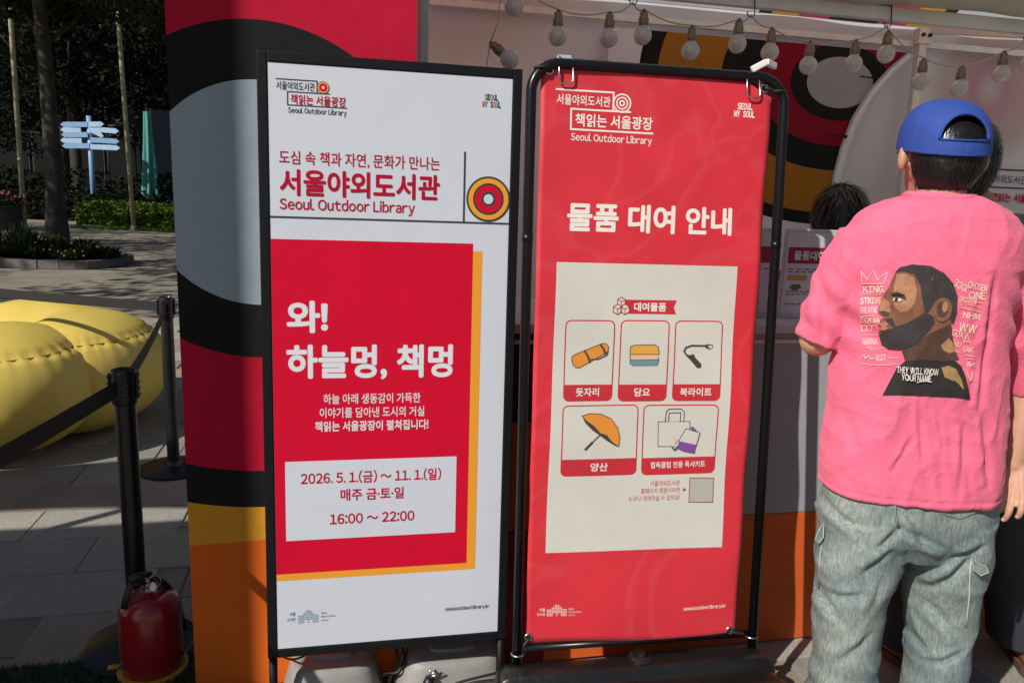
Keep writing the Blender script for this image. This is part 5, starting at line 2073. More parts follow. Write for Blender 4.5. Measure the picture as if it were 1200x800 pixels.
    layers = [
     (dk, [(143, 730), (175, 668), (215, 592), (255, 560), (330, 540), (420, 545), (500, 556), (532, 585), (555, 640), (577, 750), (500, 740), (360, 733), (230, 728)]),
     (gold, [(432, 590), (470, 582), (505, 598), (532, 650), (545, 700), (505, 660), (450, 640)]),
     (br3, [(235, 500), (290, 470), (380, 420), (480, 360), (488, 440), (500, 505), (520, 552), (440, 560), (340, 552), (255, 560)]),
     (gold, [(430, 480), (470, 445), (489, 470), (500, 512), (470, 520), (440, 505)]),
     (br1, [(208, 118), (188, 160), (172, 200), (150, 232), (140, 262), (122, 305), (120, 322), (138, 336), (152, 340), (132, 358), (122, 380), (134, 398), (126, 418), (132, 446), (140, 478), (172, 496), (222, 500), (300, 478), (380, 420), (470, 380), (500, 330), (508, 260), (488, 190), (440, 130), (370, 96), (290, 88), (235, 98)]),
     (hr, [(205, 122), (228, 98), (290, 83), (380, 92), (445, 125), (492, 178), (512, 240), (508, 320), (490, 380), (470, 345), (476, 270), (440, 248), (400, 262), (378, 310), (352, 335), (340, 260), (330, 190), (300, 132), (250, 118)]),
     (br2, [(214, 132), (262, 126), (300, 150), (312, 210), (302, 270), (270, 312), (232, 318), (205, 290), (196, 240), (200, 180)]),
     (br3, [(182, 226), (212, 218), (250, 232), (262, 262), (230, 250), (200, 244)]),
     (hr, [(132, 430), (142, 412), (176, 404), (215, 386), (262, 372), (318, 340), (352, 318), (392, 342), (398, 372), (352, 432), (296, 480), (226, 502), (172, 497), (140, 478)]),
     (br2, [(150, 245), (182, 270), (186, 310), (168, 330), (140, 328), (124, 314), (140, 268)]),
     (br3, [(124, 316), (150, 312), (178, 320), (170, 340), (146, 338)]),
     (lip, [(122, 374), (150, 366), (176, 378), (158, 390), (176, 398), (150, 408), (128, 402), (136, 390)]),
     (hr, [(150, 352), (190, 350), (206, 392), (184, 384), (160, 364)]),
     (br1, ellp(436, 305, 46, 60, 22, .12)), (br3, ellp(434, 305, 28, 40, 18, .12)), (br2, ellp(446, 292, 14, 26, 14, .12)),
     (wh, ellp(216, 256, 20, 8, 14, .1)), (dk, ellp(212, 255, 9, 8, 12)), (dk, [(180, 232), (214, 222), (252, 238), (214, 234)]),
    ]
    for i, (m_, pts) in enumerate(layers):
        decal_poly(sbv, Q(pts), .0014 + .00028 * i, 3.2).build('shirt_print', m_, sh, True, fixn=False)
    k = MB(); k2 = MB()
    for body_, bold, L, R_, h in SHIRT_TXT:
        l, r = Q([L, R_])
        white_ = body_ in ('THEY WILL KNOW', 'YOUR NAME')
        decal_text(sbv, k2 if white_ else k, body_, bold, l, r, h / 4.212, .0068 if white_ else .0016)
    def scrib(k, pts, w_=.9, off=.0017):
        pts = Q(pts)
        for a, b in zip(pts[:-1], pts[1:]):
            A, B = Vector(a), Vector(b)
            n_ = max(1, int((B - A).length / 3))
            pp = [cast(sbv, *(A.lerp(B, i / n_)), off) for i in range(n_ + 1)]
            if all(pp): k.tube(pp, w_ * .0009, 4)
    scrib(k, [(45, 175), (40, 118), (72, 160), (100, 112), (120, 160), (170, 120), (150, 178), (45, 178)], .9)
    scrib(k, [(36, 232), (140, 230)], .7); scrib(k, [(36, 340), (120, 336)], .7); scrib(k, [(42, 430), (130, 428)], .5)
    scrib(k, [(45, 498), (75, 496), (68, 488)], .7); scrib(k, [(78, 490), (95, 510)], .7); scrib(k, [(95, 490), (78, 510)], .7); scrib(k, [(100, 502), (150, 494)], .7)
    scrib(k, [(40, 545), (55, 530), (62, 548), (80, 532), (88, 550), (110, 545)], 1.2)
    scrib(k, [(40, 572), (90, 578), (150, 580), (215, 575)], .8); scrib(k, [(165, 540), (200, 548), (225, 540)], .8)
    scrib(k, [(552, 226), (552, 200), (546, 208)], .8); scrib(k, [(560, 280), (600, 288), (630, 300)], .8); scrib(k, [(520, 296), (580, 308), (632, 322)], .9); scrib(k, [(606, 270), (636, 276)], .8)
    scrib(k, [(545, 465), (560, 430), (575, 468), (545, 465)], .8); scrib(k, [(545, 530), (595, 538)], .8); scrib(k, [(560, 548), (592, 552)], .7)
    scrib(k, [(500, 510), (530, 520)], .7); scrib(k, [(560, 610), (575, 660), (585, 610), (582, 655)], .9)
    tag(k.build('shirt_lettering', cr, sh, fixn=False), kind='stuff')
    scrib(k2, [(308, 662), (345, 652), (380, 658)], .9, .0068)
    tag(k2.build('shirt_lettering', wh, sh, fixn=False), kind='stuff')
    # ---- jeans
    den = mat('faded_denim', (.27, .30, .265), .92, 0, .12, 4.5, .35, 900, spec=.12, dirt_shade_tone=(.115, .175, .205))  # low tone is the teal of shaded folds, spread at random through the denim
    nt3 = den.node_tree
    bd = nt3.nodes['Principled BSDF']
    src = bd.inputs['Base Color'].links[0].from_socket
    tcn = [n for n in nt3.nodes if n.type == 'TEX_COORD'][0]
    mulc = src
    for scl, stv, lo, hi in ((260, (1, 1, .12), .72, 1.28), (420, (.15, .15, 1), .84, 1.16), (2.2, (1, 1, .6), .70, 1.25)):
        mp_ = nt3.nodes.new('ShaderNodeMapping'); mp_.inputs['Scale'].default_value = stv
        nt3.links.new(tcn.outputs['Object'], mp_.inputs[0])
        nz_ = nt3.nodes.new('ShaderNodeTexNoise'); nz_.inputs['Scale'].default_value = scl; nz_.inputs['Detail'].default_value = 3
        nt3.links.new(mp_.outputs[0], nz_.inputs['Vector'])
        mr_ = nt3.nodes.new('ShaderNodeMapRange'); mr_.inputs[1].default_value = .3; mr_.inputs[2].default_value = .7; mr_.inputs[3].default_value = lo; mr_.inputs[4].default_value = hi
        nt3.links.new(nz_.outputs[0], mr_.inputs[0])
        mx_ = nt3.nodes.new('ShaderNodeMixRGB'); mx_.blend_type = 'MULTIPLY'; mx_.inputs[0].default_value = 1
        nt3.links.new(mulc, mx_.inputs[1]); nt3.links.new(mr_.outputs[0], mx_.inputs[2])
        mulc = mx_.outputs[0]
    nt3.links.new(mulc, bd.inputs['Base Color'])
    mb = MB()
    mb.loft([sec(975, 1152, 545, y0, .105), sec(964, 1160, 590, y0, .128), sec(963, 1160, 618, y0, .128), sec(972, 1145, 640, y0, .10)], 40, 2.3)
    zg = .03
    def legx(rows, y, xe, we):
        s = [sec(a, b, c, y, dpt) for a, b, c, dpt in rows]
        last = s[-1]
        for z, w_ in ((.35, .082), (.18, .086), (zg, .09)):
            if z < last[0].z:
                s.append((Vector((last[0].x + xe * (last[0].z - z), y, z)), Vector((w_, 0, 0)), Vector((0, w_ * 1.1, 0))))
        return s
    mb.loft(legx([(963, 1056, 600, .115), (962, 1053, 630, .115), (960, 1043, 660, .11), (958, 1032, 700, .10), (956, 1025, 750, .095), (954, 1022, 800, .092)], y0, -.02, .07), 34, 2.2)
    mb.loft(legx([(1054, 1160, 600, .115), (1055, 1154, 630, .115), (1060, 1148, 660, .11), (1066, 1138, 700, .10), (1067, 1131, 750, .095), (1064, 1126, 800, .092)], y0, .02, .07), 34, 2.2)
    JNF = [((1054, 617), (1105, 642), .010, .009), ((1138, 655), (1098, 698), .012, .010), ((1150, 640), (1120, 655), .008, .009), ((1050, 617), (1030, 640), .009, .008), ((1042, 645), (1015, 672), .008, .009),
           ((1036, 680), (1020, 722), .007, .009), ((1062, 650), (1080, 690), .007, .009), ((1100, 720), (1128, 752), .007, .010), ((965, 640), (985, 680), .008, .010), ((960, 700), (992, 735), .008, .011),
           ((1070, 740), (1098, 775), .007, .010), ((1020, 750), (990, 785), .008, .010), ((1062, 600), (1075, 628), .006, .007), ((980, 600), (1010, 630), .006, .009), ((1128, 770), (1098, 790), .007, .009), ((1010, 700), (980, 712), .005, .008)]
    def jeans_fn(p, n):
        d = fold_noise(p, 8, .005, (1, 1, .7), 8) + ridged(p, 6, .0045, (1, .7, .7), 2.2) + ridged(p, 14, .0016, (.8, .7, .9), 6.1)
        q = P(1120, 640, y0)
        r = p - q
        ang = r.x * .75 + r.z * .66
        d += .009 * math.exp(-(r.length / .14) ** 2) * math.sin(ang * 58)
        q = P(1000, 640, y0); r = p - q
        d += .008 * math.exp(-(r.length / .14) ** 2) * math.sin((-r.x * .7 + r.z * .7) * 60)
        d += .004 * math.sin(p.z * 70 + 3 * p.x) * max(0, min(1, (.42 - p.z) / .2))
        if p.y < y0 + .05: d += crease(p, JNF, y0 - .11)
        c0 = P(1052, 600, y0)
        if p.y < y0 and abs(p.x - c0.x) < .003 and p.z > c0.z - .03: d -= .003
        return p + n * d
    jn, jbv = remesh(mb, 'jeans', den, t, .0055, 2, jeans_fn)
    Z = lambda pts: [(860 + x / 2, 400 + y / 2) for x, y in pts]
    for pts in ([(472, 372), (582, 366), (577, 396), (527, 416), (482, 402)], [(214, 318), (250, 340), (300, 356), (268, 364), (228, 348)]):
        decal_poly(jbv, Z(pts), .0028, 3).build('back_pocket', den, jn, True, fixn=False)
        k = MB()
        inner = []
        c = Vector((sum(p[0] for p in pts) / len(pts), sum(p[1] for p in pts) / len(pts)))
        inner = [c + (Vector(p) - c) * .9 for p in pts]
        for a, b in zip(inner, inner[1:] + inner[:1]):
            n_ = max(2, int((b - a).length / 5))
            for i in range(n_):
                p0 = cast(jbv, *Z([a.lerp(b, (i + .1) / n_)])[0], .0040); p1 = cast(jbv, *Z([a.lerp(b, (i + .7) / n_)])[0], .0040)
                if p0 and p1: k.tube([p0, p1], .0009, 4)
        k.build('stitching', mat('denim_stitch', (.30, .33, .30), .8), jn)
    k = MB()
    pp = [cast(jbv, *q, .002) for q in Z([(376, 372), (377, 395), (380, 415), (384, 432)])]
    if all(pp): k.tube(pp, .0035, 6)
    k.build('centre_seam', den, jn, True)
    # side utility pockets: flap, cord
    wcord = mat('pale_cord', (.44, .47, .45), .8)
    for pts, fl, sg in (([(556, 508), (552, 545), (551, 590), (546, 640), (543, 668)], [(556, 505), (572, 520), (590, 524), (596, 540), (578, 548), (562, 535)], 1), ([(211, 425), (207, 470), (203, 520), (200, 580)], [(211, 425), (200, 440), (191, 462), (198, 472), (209, 458)], -1)):
        k = MB()
        pp = [q for q in [cast(jbv, *z, .002) for z in Z(pts)] if q]
        if len(pp) > 1: k.tube(pp, .0017, 6)
        k.build('pocket_piping', wcord, jn, True)
        k = MB()
        base = cast(jbv, *Z([pts[0]])[0], .004) or P(*Z([pts[0]])[0], y0)
        fp = [P(*z, base.y - .004) for z in Z(fl)]
        k.add(fp + [q + Vector((0, .004, 0)) for q in fp], [tuple(range(6))[:len(fp)], tuple(range(2 * len(fp) - 1, len(fp) - 1, -1))] + [(i, (i + 1) % len(fp), len(fp) + (i + 1) % len(fp), len(fp) + i) for i in range(len(fp))])
        k.build('pocket_flap', den, jn)
        k = MB()
        k.tube([q + Vector((0, -.001, 0)) for q in fp], .0013, 5, True)
        k.build('flap_stitching', wcord, jn, True)
    white = mat('white_sneaker', (.62, .62, .60), .5, 0, .1, 20)
    for x, sg in ((lx[0], -1), (lx[1], 1)):
        shoe(Vector((x + sg * .004, y0 - .01, 0)), (sg * .12, 1), 'shoe', white, t, mat('white_rubber', (.55, .55, .53), .6))
man_in_pink()

def person_in_black():
    y0 = 2.30
    fl, fr_ = G(1062, 775), G(1188, 766)
    fl.y = 2.30; fr_.y = 2.33
    cx_ = P(1176, 240, y0).x
    root = Vector((cx_, y0, 0))
    t = thing('person', root, 'person in black top and brown shoes, mostly hidden beyond the man in pink', 'person')
    hc = P(1123, 190, y0 - .02)
    mb = MB()
    face = Vector((-.25, 1, 0))
    f, s_, HM = add_head(mb, hc, face)
    neck = P(1156, 248, y0)
    mb.capsule(neck - UPZ * .03, hc - UPZ * .06, .062, .055, 14)
    zs = neck.z - .03
    sec3 = lambda z, hw, b, dx=0, dy=0: (Vector((cx_ + dx, y0 + dy, z)), Vector((hw, 0, 0)), Vector((0, b, 0)))
    mb.loft([sec3(zs + .02, .08, .05), sec3(zs - .03, .165, .07), sec3(zs - .25, .155, .09), sec3(zs - .5, .14, .09), sec3(zs - .62, .15, .10)], 20)
    mb.capsule(neck + Vector((-.02, 0, 0)), Vector((cx_ - .13, y0, zs - .06)), .035, .04)
    mb.capsule(neck + Vector((.02, 0, -.01)), Vector((cx_ + .14, y0, zs - .06)), .035, .04)
    for sg in (-1, 1):
        el = Vector((cx_ + sg * .23, y0 + .06, zs - .30)); wr = Vector((cx_ + sg * .13, y0 + .12, zs - .28 + .06))
        mb.capsule(Vector((cx_ + sg * .17, y0, zs - .05)), el, .043, .036)
        mb.capsule(el, wr, .036, .025)
        add_hand(mb, wr, wr + Vector((-sg * .06, .05, .02)), Vector((0, .3, 1)), Vector((-sg * .3, -1, 0)), .7, 1, .92)
    for q, sg in ((fl, -1), (fr_, 1)):
        mb.capsule(Vector((cx_ + sg * .09, y0, zs - .62)), Vector(((cx_ + sg * .09 + q.x) / 2, y0, .45)), .075, .05)
        mb.capsule(Vector(((cx_ + sg * .09 + q.x) / 2, y0, .45)), Vector((q.x, q.y, .08)), .05, .036)
    remesh(mb, 'body', mat('skin_tanned', (.46, .24, .14), .5, 0, .08, 30), t, .008, 3)
    add_eyes(t, hc, f, s_)
    k = MB()
    ho = hc + UPZ * .008
    rad = (.092, .108, .122)
    for i in range(21):
        th = R(4 + 142 * i / 20)
        for j in range(33):
            a = R(175 + 190 * j / 32)
            dl = Vector((math.sin(th) * math.cos(a), math.sin(th) * math.sin(a), math.cos(th)))
            k.v.append(ho + HM @ Vector((dl.x * rad[0], dl.y * rad[1], dl.z * rad[2])))
    for i in range(20):
        for j in range(32):
            a = i * 33 + j
            k.f.append((a, a + 1, a + 34, a + 33)); k.mi.append(0)
    strands(k, ho, rad, 2200, lambda d: (HM.transposed() @ d).y < .15 and (HM.transposed() @ d).z > -.86, .05, .0018, 1, .006, 9)
    k.build('hair', hair_mat(), t, True, fixn=False)
    mb = MB()
    mb.loft([sec3(zs + .028, .10, .075, .03), sec3(zs + .008, .165, .09, .015), sec3(zs - .05, .195, .11), sec3(zs - .25, .18, .12), sec3(zs - .5, .17, .12), sec3(zs - .66, .18, .125)], 36, 2.3)
    for sg in (-1, 1):
        mb.capsule(Vector((cx_ + sg * .165, y0, zs - .06)), Vector((cx_ + sg * .215, y0 + .045, zs - .22)), .066, .062)
    bk = mat('black_cotton', (.014, .014, .016), .85, 0, .2, 20, .3, 300)
    remesh(mb, 'top', bk, t, .009, 3, lambda p, n: p + n * fold_noise(p, 8, .006, seed=4))
    mb = MB()
    zw = zs - .58
    mb.loft([sec3(zw, .165, .115), sec3(zw - .12, .185, .125), sec3(zw - .24, .16, .11)], 30, 2.2)
    for q, sg in ((fl, -1), (fr_, 1)):
        hip = Vector((cx_ + sg * .09, y0, zw - .1))
        s = []
        for z, w_ in ((zw - .1, .095), (zw - .28, .10), (.42, .095), (.22, .095), (.07, .10)):
            g = (zw - .1 - z) / (zw - .17)
            c = hip.lerp(Vector((q.x, q.y, z)), g); c.z = z
            s.append((c, Vector((w_, 0, 0)), Vector((0, w_ * 1.05, 0))))
        mb.loft(s, 26, 2.2)
    remesh(mb, 'trousers', mat('navy_trousers', (.022, .025, .034), .85, 0, .25, 8, .4, 250), t, .009, 3, lambda p, n: p + n * fold_noise(p, 9, .007, (1, 1, .8), 2))
    tan = mat('tan_leather', (.26, .11, .035), .5, 0, .2, 20, .2, 80)
    for q, d in ((fl, (-.35, 1)), (fr_, (.25, 1))):
        shoe(Vector((q.x, q.y - .05, 0)), d, 'shoe', tan, t, mat('brown_sole', (.10, .05, .03), .7))
person_in_black()

def seated_staff():
    q = P(986, 262, 3.05)
    root = Vector((q.x, 3.05, 0))
    t = thing('person', root, 'staff member behind the counter, only black hair showing beside the man in pink', 'person')
    hc = P(986, 258, 3.05)
    mb = MB()
    f, s_, HM = add_head(mb, hc, Vector((.1, -1, -.3)))
    zs = hc.z - .19
    mb.capsule(hc - UPZ * .05, hc - UPZ * .17, .052, .058)
    S = lambda z, hw, b: (Vector((q.x, 3.05, z)), Vector((hw, 0, 0)), Vector((0, b, 0)))
    mb.loft([S(zs + .02, .08, .06), S(zs - .04, .18, .08), S(zs - .3, .16, .09), S(zs - .55, .17, .11)], 20)
    for sg in (-1, 1):
        el = Vector((q.x + sg * .22, 3.0, zs - .3))
        wr = Vector((q.x + sg * .1, 2.78, zs - .26))
        mb.capsule(Vector((q.x + sg * .18, 3.05, zs - .06)), el, .045, .036)
        mb.capsule(el, wr, .036, .025)
        add_hand(mb, wr, wr + Vector((-sg * .03, -.075, 0)), Vector((-sg, 0, 0)), Vector((0, 0, -1)), .4)
        kn = Vector((q.x + sg * .1, 2.78, zs - .55)); 
        mb.capsule(Vector((q.x + sg * .09, 3.05, zs - .55)), kn, .075, .055)
        mb.capsule(kn, Vector((q.x + sg * .1, 2.80, .05)), .055, .035)
        mb.capsule(Vector((q.x + sg * .1, 2.84, .035)), Vector((q.x + sg * .1, 2.66, .03)), .035, .03)
    remesh(mb, 'body', SKIN(), t, .009, 3)
    add_eyes(t, hc, f, s_)
    k = MB()
    rad = (.098, .112, .128)
    k.ball(hc + UPZ * .012 - f * .012, rad, 28, 18, HM)
    strands(k, hc + UPZ * .012 - f * .012, rad, 1800, lambda d: d.z > -.5, .06, .002, 1, .006, 12)
    k.build('hair', hair_mat(), t, True, fixn=False)
    mb = MB()
    mb.loft([S(zs, .14, .09), S(zs - .05, .20, .105), S(zs - .3, .18, .11), S(zs - .56, .19, .13)], 30, 2.3)
    for sg in (-1, 1):
        mb.capsule(Vector((q.x + sg * .17, 3.05, zs - .06)), Vector((q.x + sg * .215, 3.0, zs - .22)), .066, .06)
    remesh(mb, 'top', mat('black_cotton', (.01, .01, .01)), t, .010, 3)
    st = thing('bar_stool', Vector((q.x, 3.08, 0)), 'dark bar stool behind the counter under the seated staff member', 'stool')
    k = MB(); zz = zs - .655
    k.lathe([(.15, zz - .03), (.165, zz - .015), (.165, zz + .0), (.15, zz + .012)], (q.x, 3.08, 0), 24)
    k.build('seat', bk_ := mat('black_cotton', (.01, .01, .01)), st, True)
    for a in range(4):
        k = MB()
        d = Vector((math.cos(R(45 + 90 * a)), math.sin(R(45 + 90 * a)), 0))
        k.tube([Vector((q.x, 3.08, zz - .02)) + d * .11, Vector((q.x, 3.08, 0)) + d * .19], .011, 8)
        k.build('leg', blackmetal(), st, True)
seated_staff()

# ================================================================== background at the left
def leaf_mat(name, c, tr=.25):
    return mat(name, c, .75, 0, .5, 3, transl=tr, spec=.12, dirt_shade_tone=tuple(q * .45 for q in c))
def leaves(k, c, rad, n, size, rg, shell=.55):
    for _ in range(n):
        while True:
            d = Vector((rg.uniform(-1, 1), rg.uniform(-1, 1), rg.uniform(-1, 1)))
            if d.length <= 1: break
        d = d.normalized() * (d.length ** shell) if d.length > 1e-3 else d
        p = c + Vector((d.x * rad[0], d.y * rad[1], d.z * rad[2]))
        a = Vector((rg.gauss(0, 1), rg.gauss(0, 1), rg.gauss(0, .6))).normalized()
        b = a.cross(Vector((rg.gauss(0, 1), rg.gauss(0, 1), rg.gauss(0, 1)))).normalized()
        s = size * rg.uniform(.6, 1.3)
        k.add([p - a * s * .5, p + b * s * .28 + a * s * .05, p + a * s * .5, p - b * s * .28 + a * s * .05], [(0, 1, 2, 3)])
bark = lambda: mat('bark', (.045, .037, .030), .9, 0, .5, 9, 1, 18, stretch=(1, 1, .3), dirt_shade_tone=(.012, .010, .009))
def tree(name, label, base, lean, h, r, clusters, nleaf, size, lm, seed, group='trees beyond the paving', limbs=5):
    rg = random.Random(seed)
    t = thing(name, base, label, 'tree', group)
    k = MB()
    pts = [base + Vector((lean.x * f + .05 * math.sin(f * 5), lean.y * f, h * f)) for f in [i / 9 for i in range(10)]]
    k.tube(pts, [r * (1.25 - .3 * min(1, f * 9) - .6 * f) for f in [i / 9 for i in range(10)]], 12)
    for i in range(limbs):
        f = .45 + .5 * i / limbs
        a = pts[int(f * 9)]
        an = rg.uniform(0, 6.28)
        e = a + Vector((math.cos(an), math.sin(an), .75)) * rg.uniform(1.3, 2.4)
        m_ = a.lerp(e, .5) + Vector((0, 0, -.15))
        k.tube([a, m_, e], [r * .42, r * .28, r * .1], 7)
    k.build('trunk', bark(), t, True)
    k = MB()
    for (cx_, cy_, cz_, rx, ry, rz) in clusters:
        leaves(k, base + Vector((cx_, cy_, cz_)), (rx, ry, rz), nleaf, size, rg)
    k.build('crown', lm, t, fixn=False)
    return t
def background():
    dark = leaf_mat('dark_shade_leaf', (.014, .022, .008)); mid = leaf_mat('mid_leaf', (.030, .047, .014)); deep = leaf_mat('deep_shade_leaf', (.009, .014, .007))  # dark and deep leaf colours hold the heavy shade under the trees
    # planted bed with the near tree
    b0 = G(100, 316); 
    bed_c = Vector((b0.x - 1.0, b0.y + .9, 0))
    bx0, bx1 = G(-60, 316).x - .6, G(160, 308).x
    bed = thing('planting_bed', Vector(((bx0 + bx1) / 2, b0.y + .7, 0)), 'low stone-edged planting bed round the leaning tree', 'planting bed')
    k = MB()
    n = 26
    L = (bx1 - bx0) / 2; W_ = .85
    outl = [Vector(((bx0 + bx1) / 2 + math.copysign(abs(math.cos(a)) ** .6, math.cos(a)) * L, b0.y + .75 + math.copysign(abs(math.sin(a)) ** .6, math.sin(a)) * W_, 0)) for a in [2 * math.pi * i / n for i in range(n)]]
    cc = sum(outl, Vector()) / n
    inn = [cc + (p - cc) * .94 for p in outl]
    for i in range(n):
        a, b = outl[i], outl[(i + 1) % n]; c, d = inn[(i + 1) % n], inn[i]
        g = .02
        a2, b2, c2, d2 = a.lerp(b, g), b.lerp(a, g), c.lerp(d, g), d.lerp(c, g)
        kk = MB()
        z = Vector((0, 0, .13))
        kk.add([a2, b2, c2, d2, a2 + z, b2 + z, c2 + z, d2 + z], [(0, 1, 2, 3), (4, 7, 6, 5), (0, 4, 5, 1), (1, 5, 6, 2), (2, 6, 7, 3), (3, 7, 4, 0)])
        kk.build('kerb_stone', mat('kerb_granite', (.12, .11, .10), .85, 0, .3, 30), bed)
    k = MB()
    k.add([p + Vector((0, 0, .10)) for p in inn], [tuple(range(n))])
    k.build('soil', mat('soil', (.035, .026, .018), .95, 0, .4, 20), bed, fixn=False)
    rg = random.Random(5)
    spots = [(.08, .5, .45, 0), (.2, .3, .55, 1), (.3, .55, .6, 0), (.42, .35, .5, 1), (.54, .5, .42, 0), (.64, .3, .34, 1), (.72, .55, .36, 0), (.8, .35, .28, 1), (.88, .5, .24, 0), (.35, .2, .3, 1), (.5, .18, .26, 0), (.15, .15, .3, 0), (.75, .18, .2, 0), (.93, .35, .2, 1)]
    where = ['at the far left end of the bed', 'left part of the bed, rear', 'just left of the leaning trunk', 'in front of the leaning trunk', 'just right of the leaning trunk', 'right of the trunk at the front', 'right of the trunk at the back', 'towards the right end of the bed', 'near the right end, behind', 'front row below the trunk', 'front row right of the trunk', 'front row at the left', 'front row towards the right end', 'last plant at the right end']
    for i, (fx, fy, hh, kind) in enumerate(spots):
        c = Vector((bx0 + (bx1 - bx0) * fx, b0.y + .1 + 1.3 * fy, .1))
        t = thing('bedding_plant', c, ('dark spiky bedding plant ' if kind else 'leafy bedding plant ') + where[i], 'plant', 'plants in the bed')
        k = MB()
        for _ in range(260):
            a = rg.uniform(0, 6.28); r = rg.uniform(.05, .32)
            p0 = c + Vector((math.cos(a), math.sin(a), 0)) * r * .3
            p1 = c + Vector((math.cos(a) * r, math.sin(a) * r, hh * rg.uniform(.3, 1) * (1 - .5 * r)))
            s_ = Vector((-math.sin(a), math.cos(a), 0)) * rg.uniform(.012, .03)
            m2 = p0.lerp(p1, .6) + Vector((0, 0, .03))
            k.add([p0, m2 + s_, p1, m2 - s_], [(0, 1, 2, 3)])
        k.build('foliage', dark if kind else mid, t, fixn=False)
        if i in (0, 11, 5, 8, 12):
            k = MB()
            for _ in range(16):
                k.ball(c + Vector((rg.uniform(-.25, .25), rg.uniform(-.25, .25), hh * rg.uniform(.4, .85))), rg.uniform(.012, .02), 6, 4)
            tag(k.build('flower', mat('pink_petals', (.55, .12, .22), .6) if i in (0, 11) else mat('orange_petals', (.30, .13, .04), .6), t), kind='stuff')
    tb = G(68, 287)
    tb.z = .08
    top = P(44, 0, tb.y)
    ln = (top - tb) * (8.5 / (top.z - tb.z)); ln.z = 0
    rg = random.Random(11)
    cl = [(rg.uniform(-3.5, 3.6), rg.uniform(-3, 3), rg.uniform(5.9, 8.6), 1.7, 1.7, 1.0) for _ in range(16)]
    cl += [(rg.uniform(-1.6, 2.2), rg.uniform(-.8, 1.6), rg.uniform(4.75, 5.5), .9, .9, .55) for _ in range(9)]
    tree('leaning_tree', 'dark leaning tree trunk rising out of the planting bed', tb, ln, 8.5, .19, cl, 700, .17, mid, 3, limbs=9)
    # branches reaching into the picture from the leaning tree are its limbs; unseen street trees left and behind the booth are added for shade
    for i, (x, y, h, lab) in enumerate(((-15.5, 13.5, 9, 'unseen street tree added for shade outside the left edge, in line with the leaning tree'), (-1.0, 14.5, 9.5, 'street tree added for shade, hidden behind the booth, its crown spreading left'), (-12.6, 6.6, 9, 'unseen street tree added for shade outside the left edge, nearest to the camera'))):
        rg = random.Random(20 + i)
        cl = [(rg.uniform(-3.8, 3.8), rg.uniform(-3, 3), rg.uniform(5.8, 9), 1.8, 1.8, 1.1) for _ in range(14)]
        tree('added_street_tree', lab, Vector((x, y, 0)), Vector((.3, 0, 0)), h, .2, cl, 480, .2, mid, 40 + i)
    # poles
    pm_ = mat('weathered_pole', (.34, .30, .20), .55, 0, .15, 6)
    for (bx, by, tx, ty, r, lab) in ((29, 268, 11.4, 5, .060, 'slim tan pole at the left edge beside the leaning tree'), (157, 270, 141, 56, .058, 'slim tan pole in front of the hedge, right of the blue signpost')):
        g = G(bx, by)
        q = P(tx, ty, g.y)
        d = (q - g)
        t = thing('slim_pole', g, lab, 'pole', 'slim tan poles')
        k = MB()
        k.tube([g, g + d * 1.0, g + d * 1.6], [r, r * .95, r * .9], 12)
        k.build('shaft', pm_, t, True)
        k = MB()
        k.lathe([(r * 2.2, 0), (r * 2.2, .02), (r * 1.3, .03), (r * 1.2, .12)], g, 16)
        k.build('base_collar', pm_, t, True, sharp=40)
        k = MB()
        k.tube([g + d * .32 + Vector((0, -r, 0)), g + d * .32 + Vector((r, -r * 1.6, 0))], .04, 8)
        k.build('cleat', pm_, t, True)
    # hedge
    h0, h1 = G(80, 266), G(330, 268)
    def hedge(x0, x1, y, d, h, lab, m_, n):
        rg = random.Random(int(h * 100) + n)
        t = thing('clipped_hedge', Vector(((x0 + x1) / 2, y, 0)), lab, 'hedge', 'hedges')
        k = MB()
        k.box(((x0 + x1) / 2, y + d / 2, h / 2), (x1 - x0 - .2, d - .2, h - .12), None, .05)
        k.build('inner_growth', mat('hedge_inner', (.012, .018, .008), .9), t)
        k = MB()
        for _ in range(n):
            f = rg.random()
            if f < .55:
                p = Vector((rg.uniform(x0, x1), y + rg.uniform(-.06, .12), rg.uniform(.05, h)))
            else:
                p = Vector((rg.uniform(x0, x1), y + rg.uniform(0, d), h + rg.uniform(-.10, .07)))
            p.z += .06 * noise.noise(Vector((p.x * 1.5, p.y * 1.5, 0)))
            a = Vector((rg.gauss(0, 1), rg.gauss(0, 1), rg.gauss(0, 1))).normalized()
            b = a.orthogonal().normalized()
            s = rg.uniform(.05, .11)
            k.add([p - a * s, p + b * s * .5, p + a * s, p - b * s * .5], [(0, 1, 2, 3)])
        k.build('foliage', m_, t, fixn=False)
    yh = h0.y
    hh = P(130, 241, yh).z
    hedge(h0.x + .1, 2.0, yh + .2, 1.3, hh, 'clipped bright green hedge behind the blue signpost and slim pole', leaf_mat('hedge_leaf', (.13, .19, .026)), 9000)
    hedge(h0.x - 9, h0.x + 0.0, yh + 2.6, 1.2, hh * 1.2, 'dark clipped hedge behind the leaning tree', leaf_mat('deep_shade_leaf', (0, 0, 0)), 4000)
    k = MB()
    gx0, gx1 = G(85, 267).x, 3.0
    for _ in range(5000):
        p = Vector((random.uniform(gx0, gx1), yh + random.uniform(-.45, .2), -.005))
        a = rnd() * 6.28
        k.add([p + Vector((.012, 0, 0)), p - Vector((.012, 0, 0)), p + Vector((math.cos(a) * .04, math.sin(a) * .04, random.uniform(.05, .12)))], [(0, 1, 2)])
    tag(k.build('grass_verge', leaf_mat('verge_grass', (.07, .12, .02)), fixn=False), 'narrow grass verge along the foot of the hedge', 'grass', kind='stuff')
    # flower tub at far left
    g = G(8, 268)
    t = thing('flower_tub', g, 'dark flower tub with pink blossom at the far left edge', 'flower tub')
    k = MB()
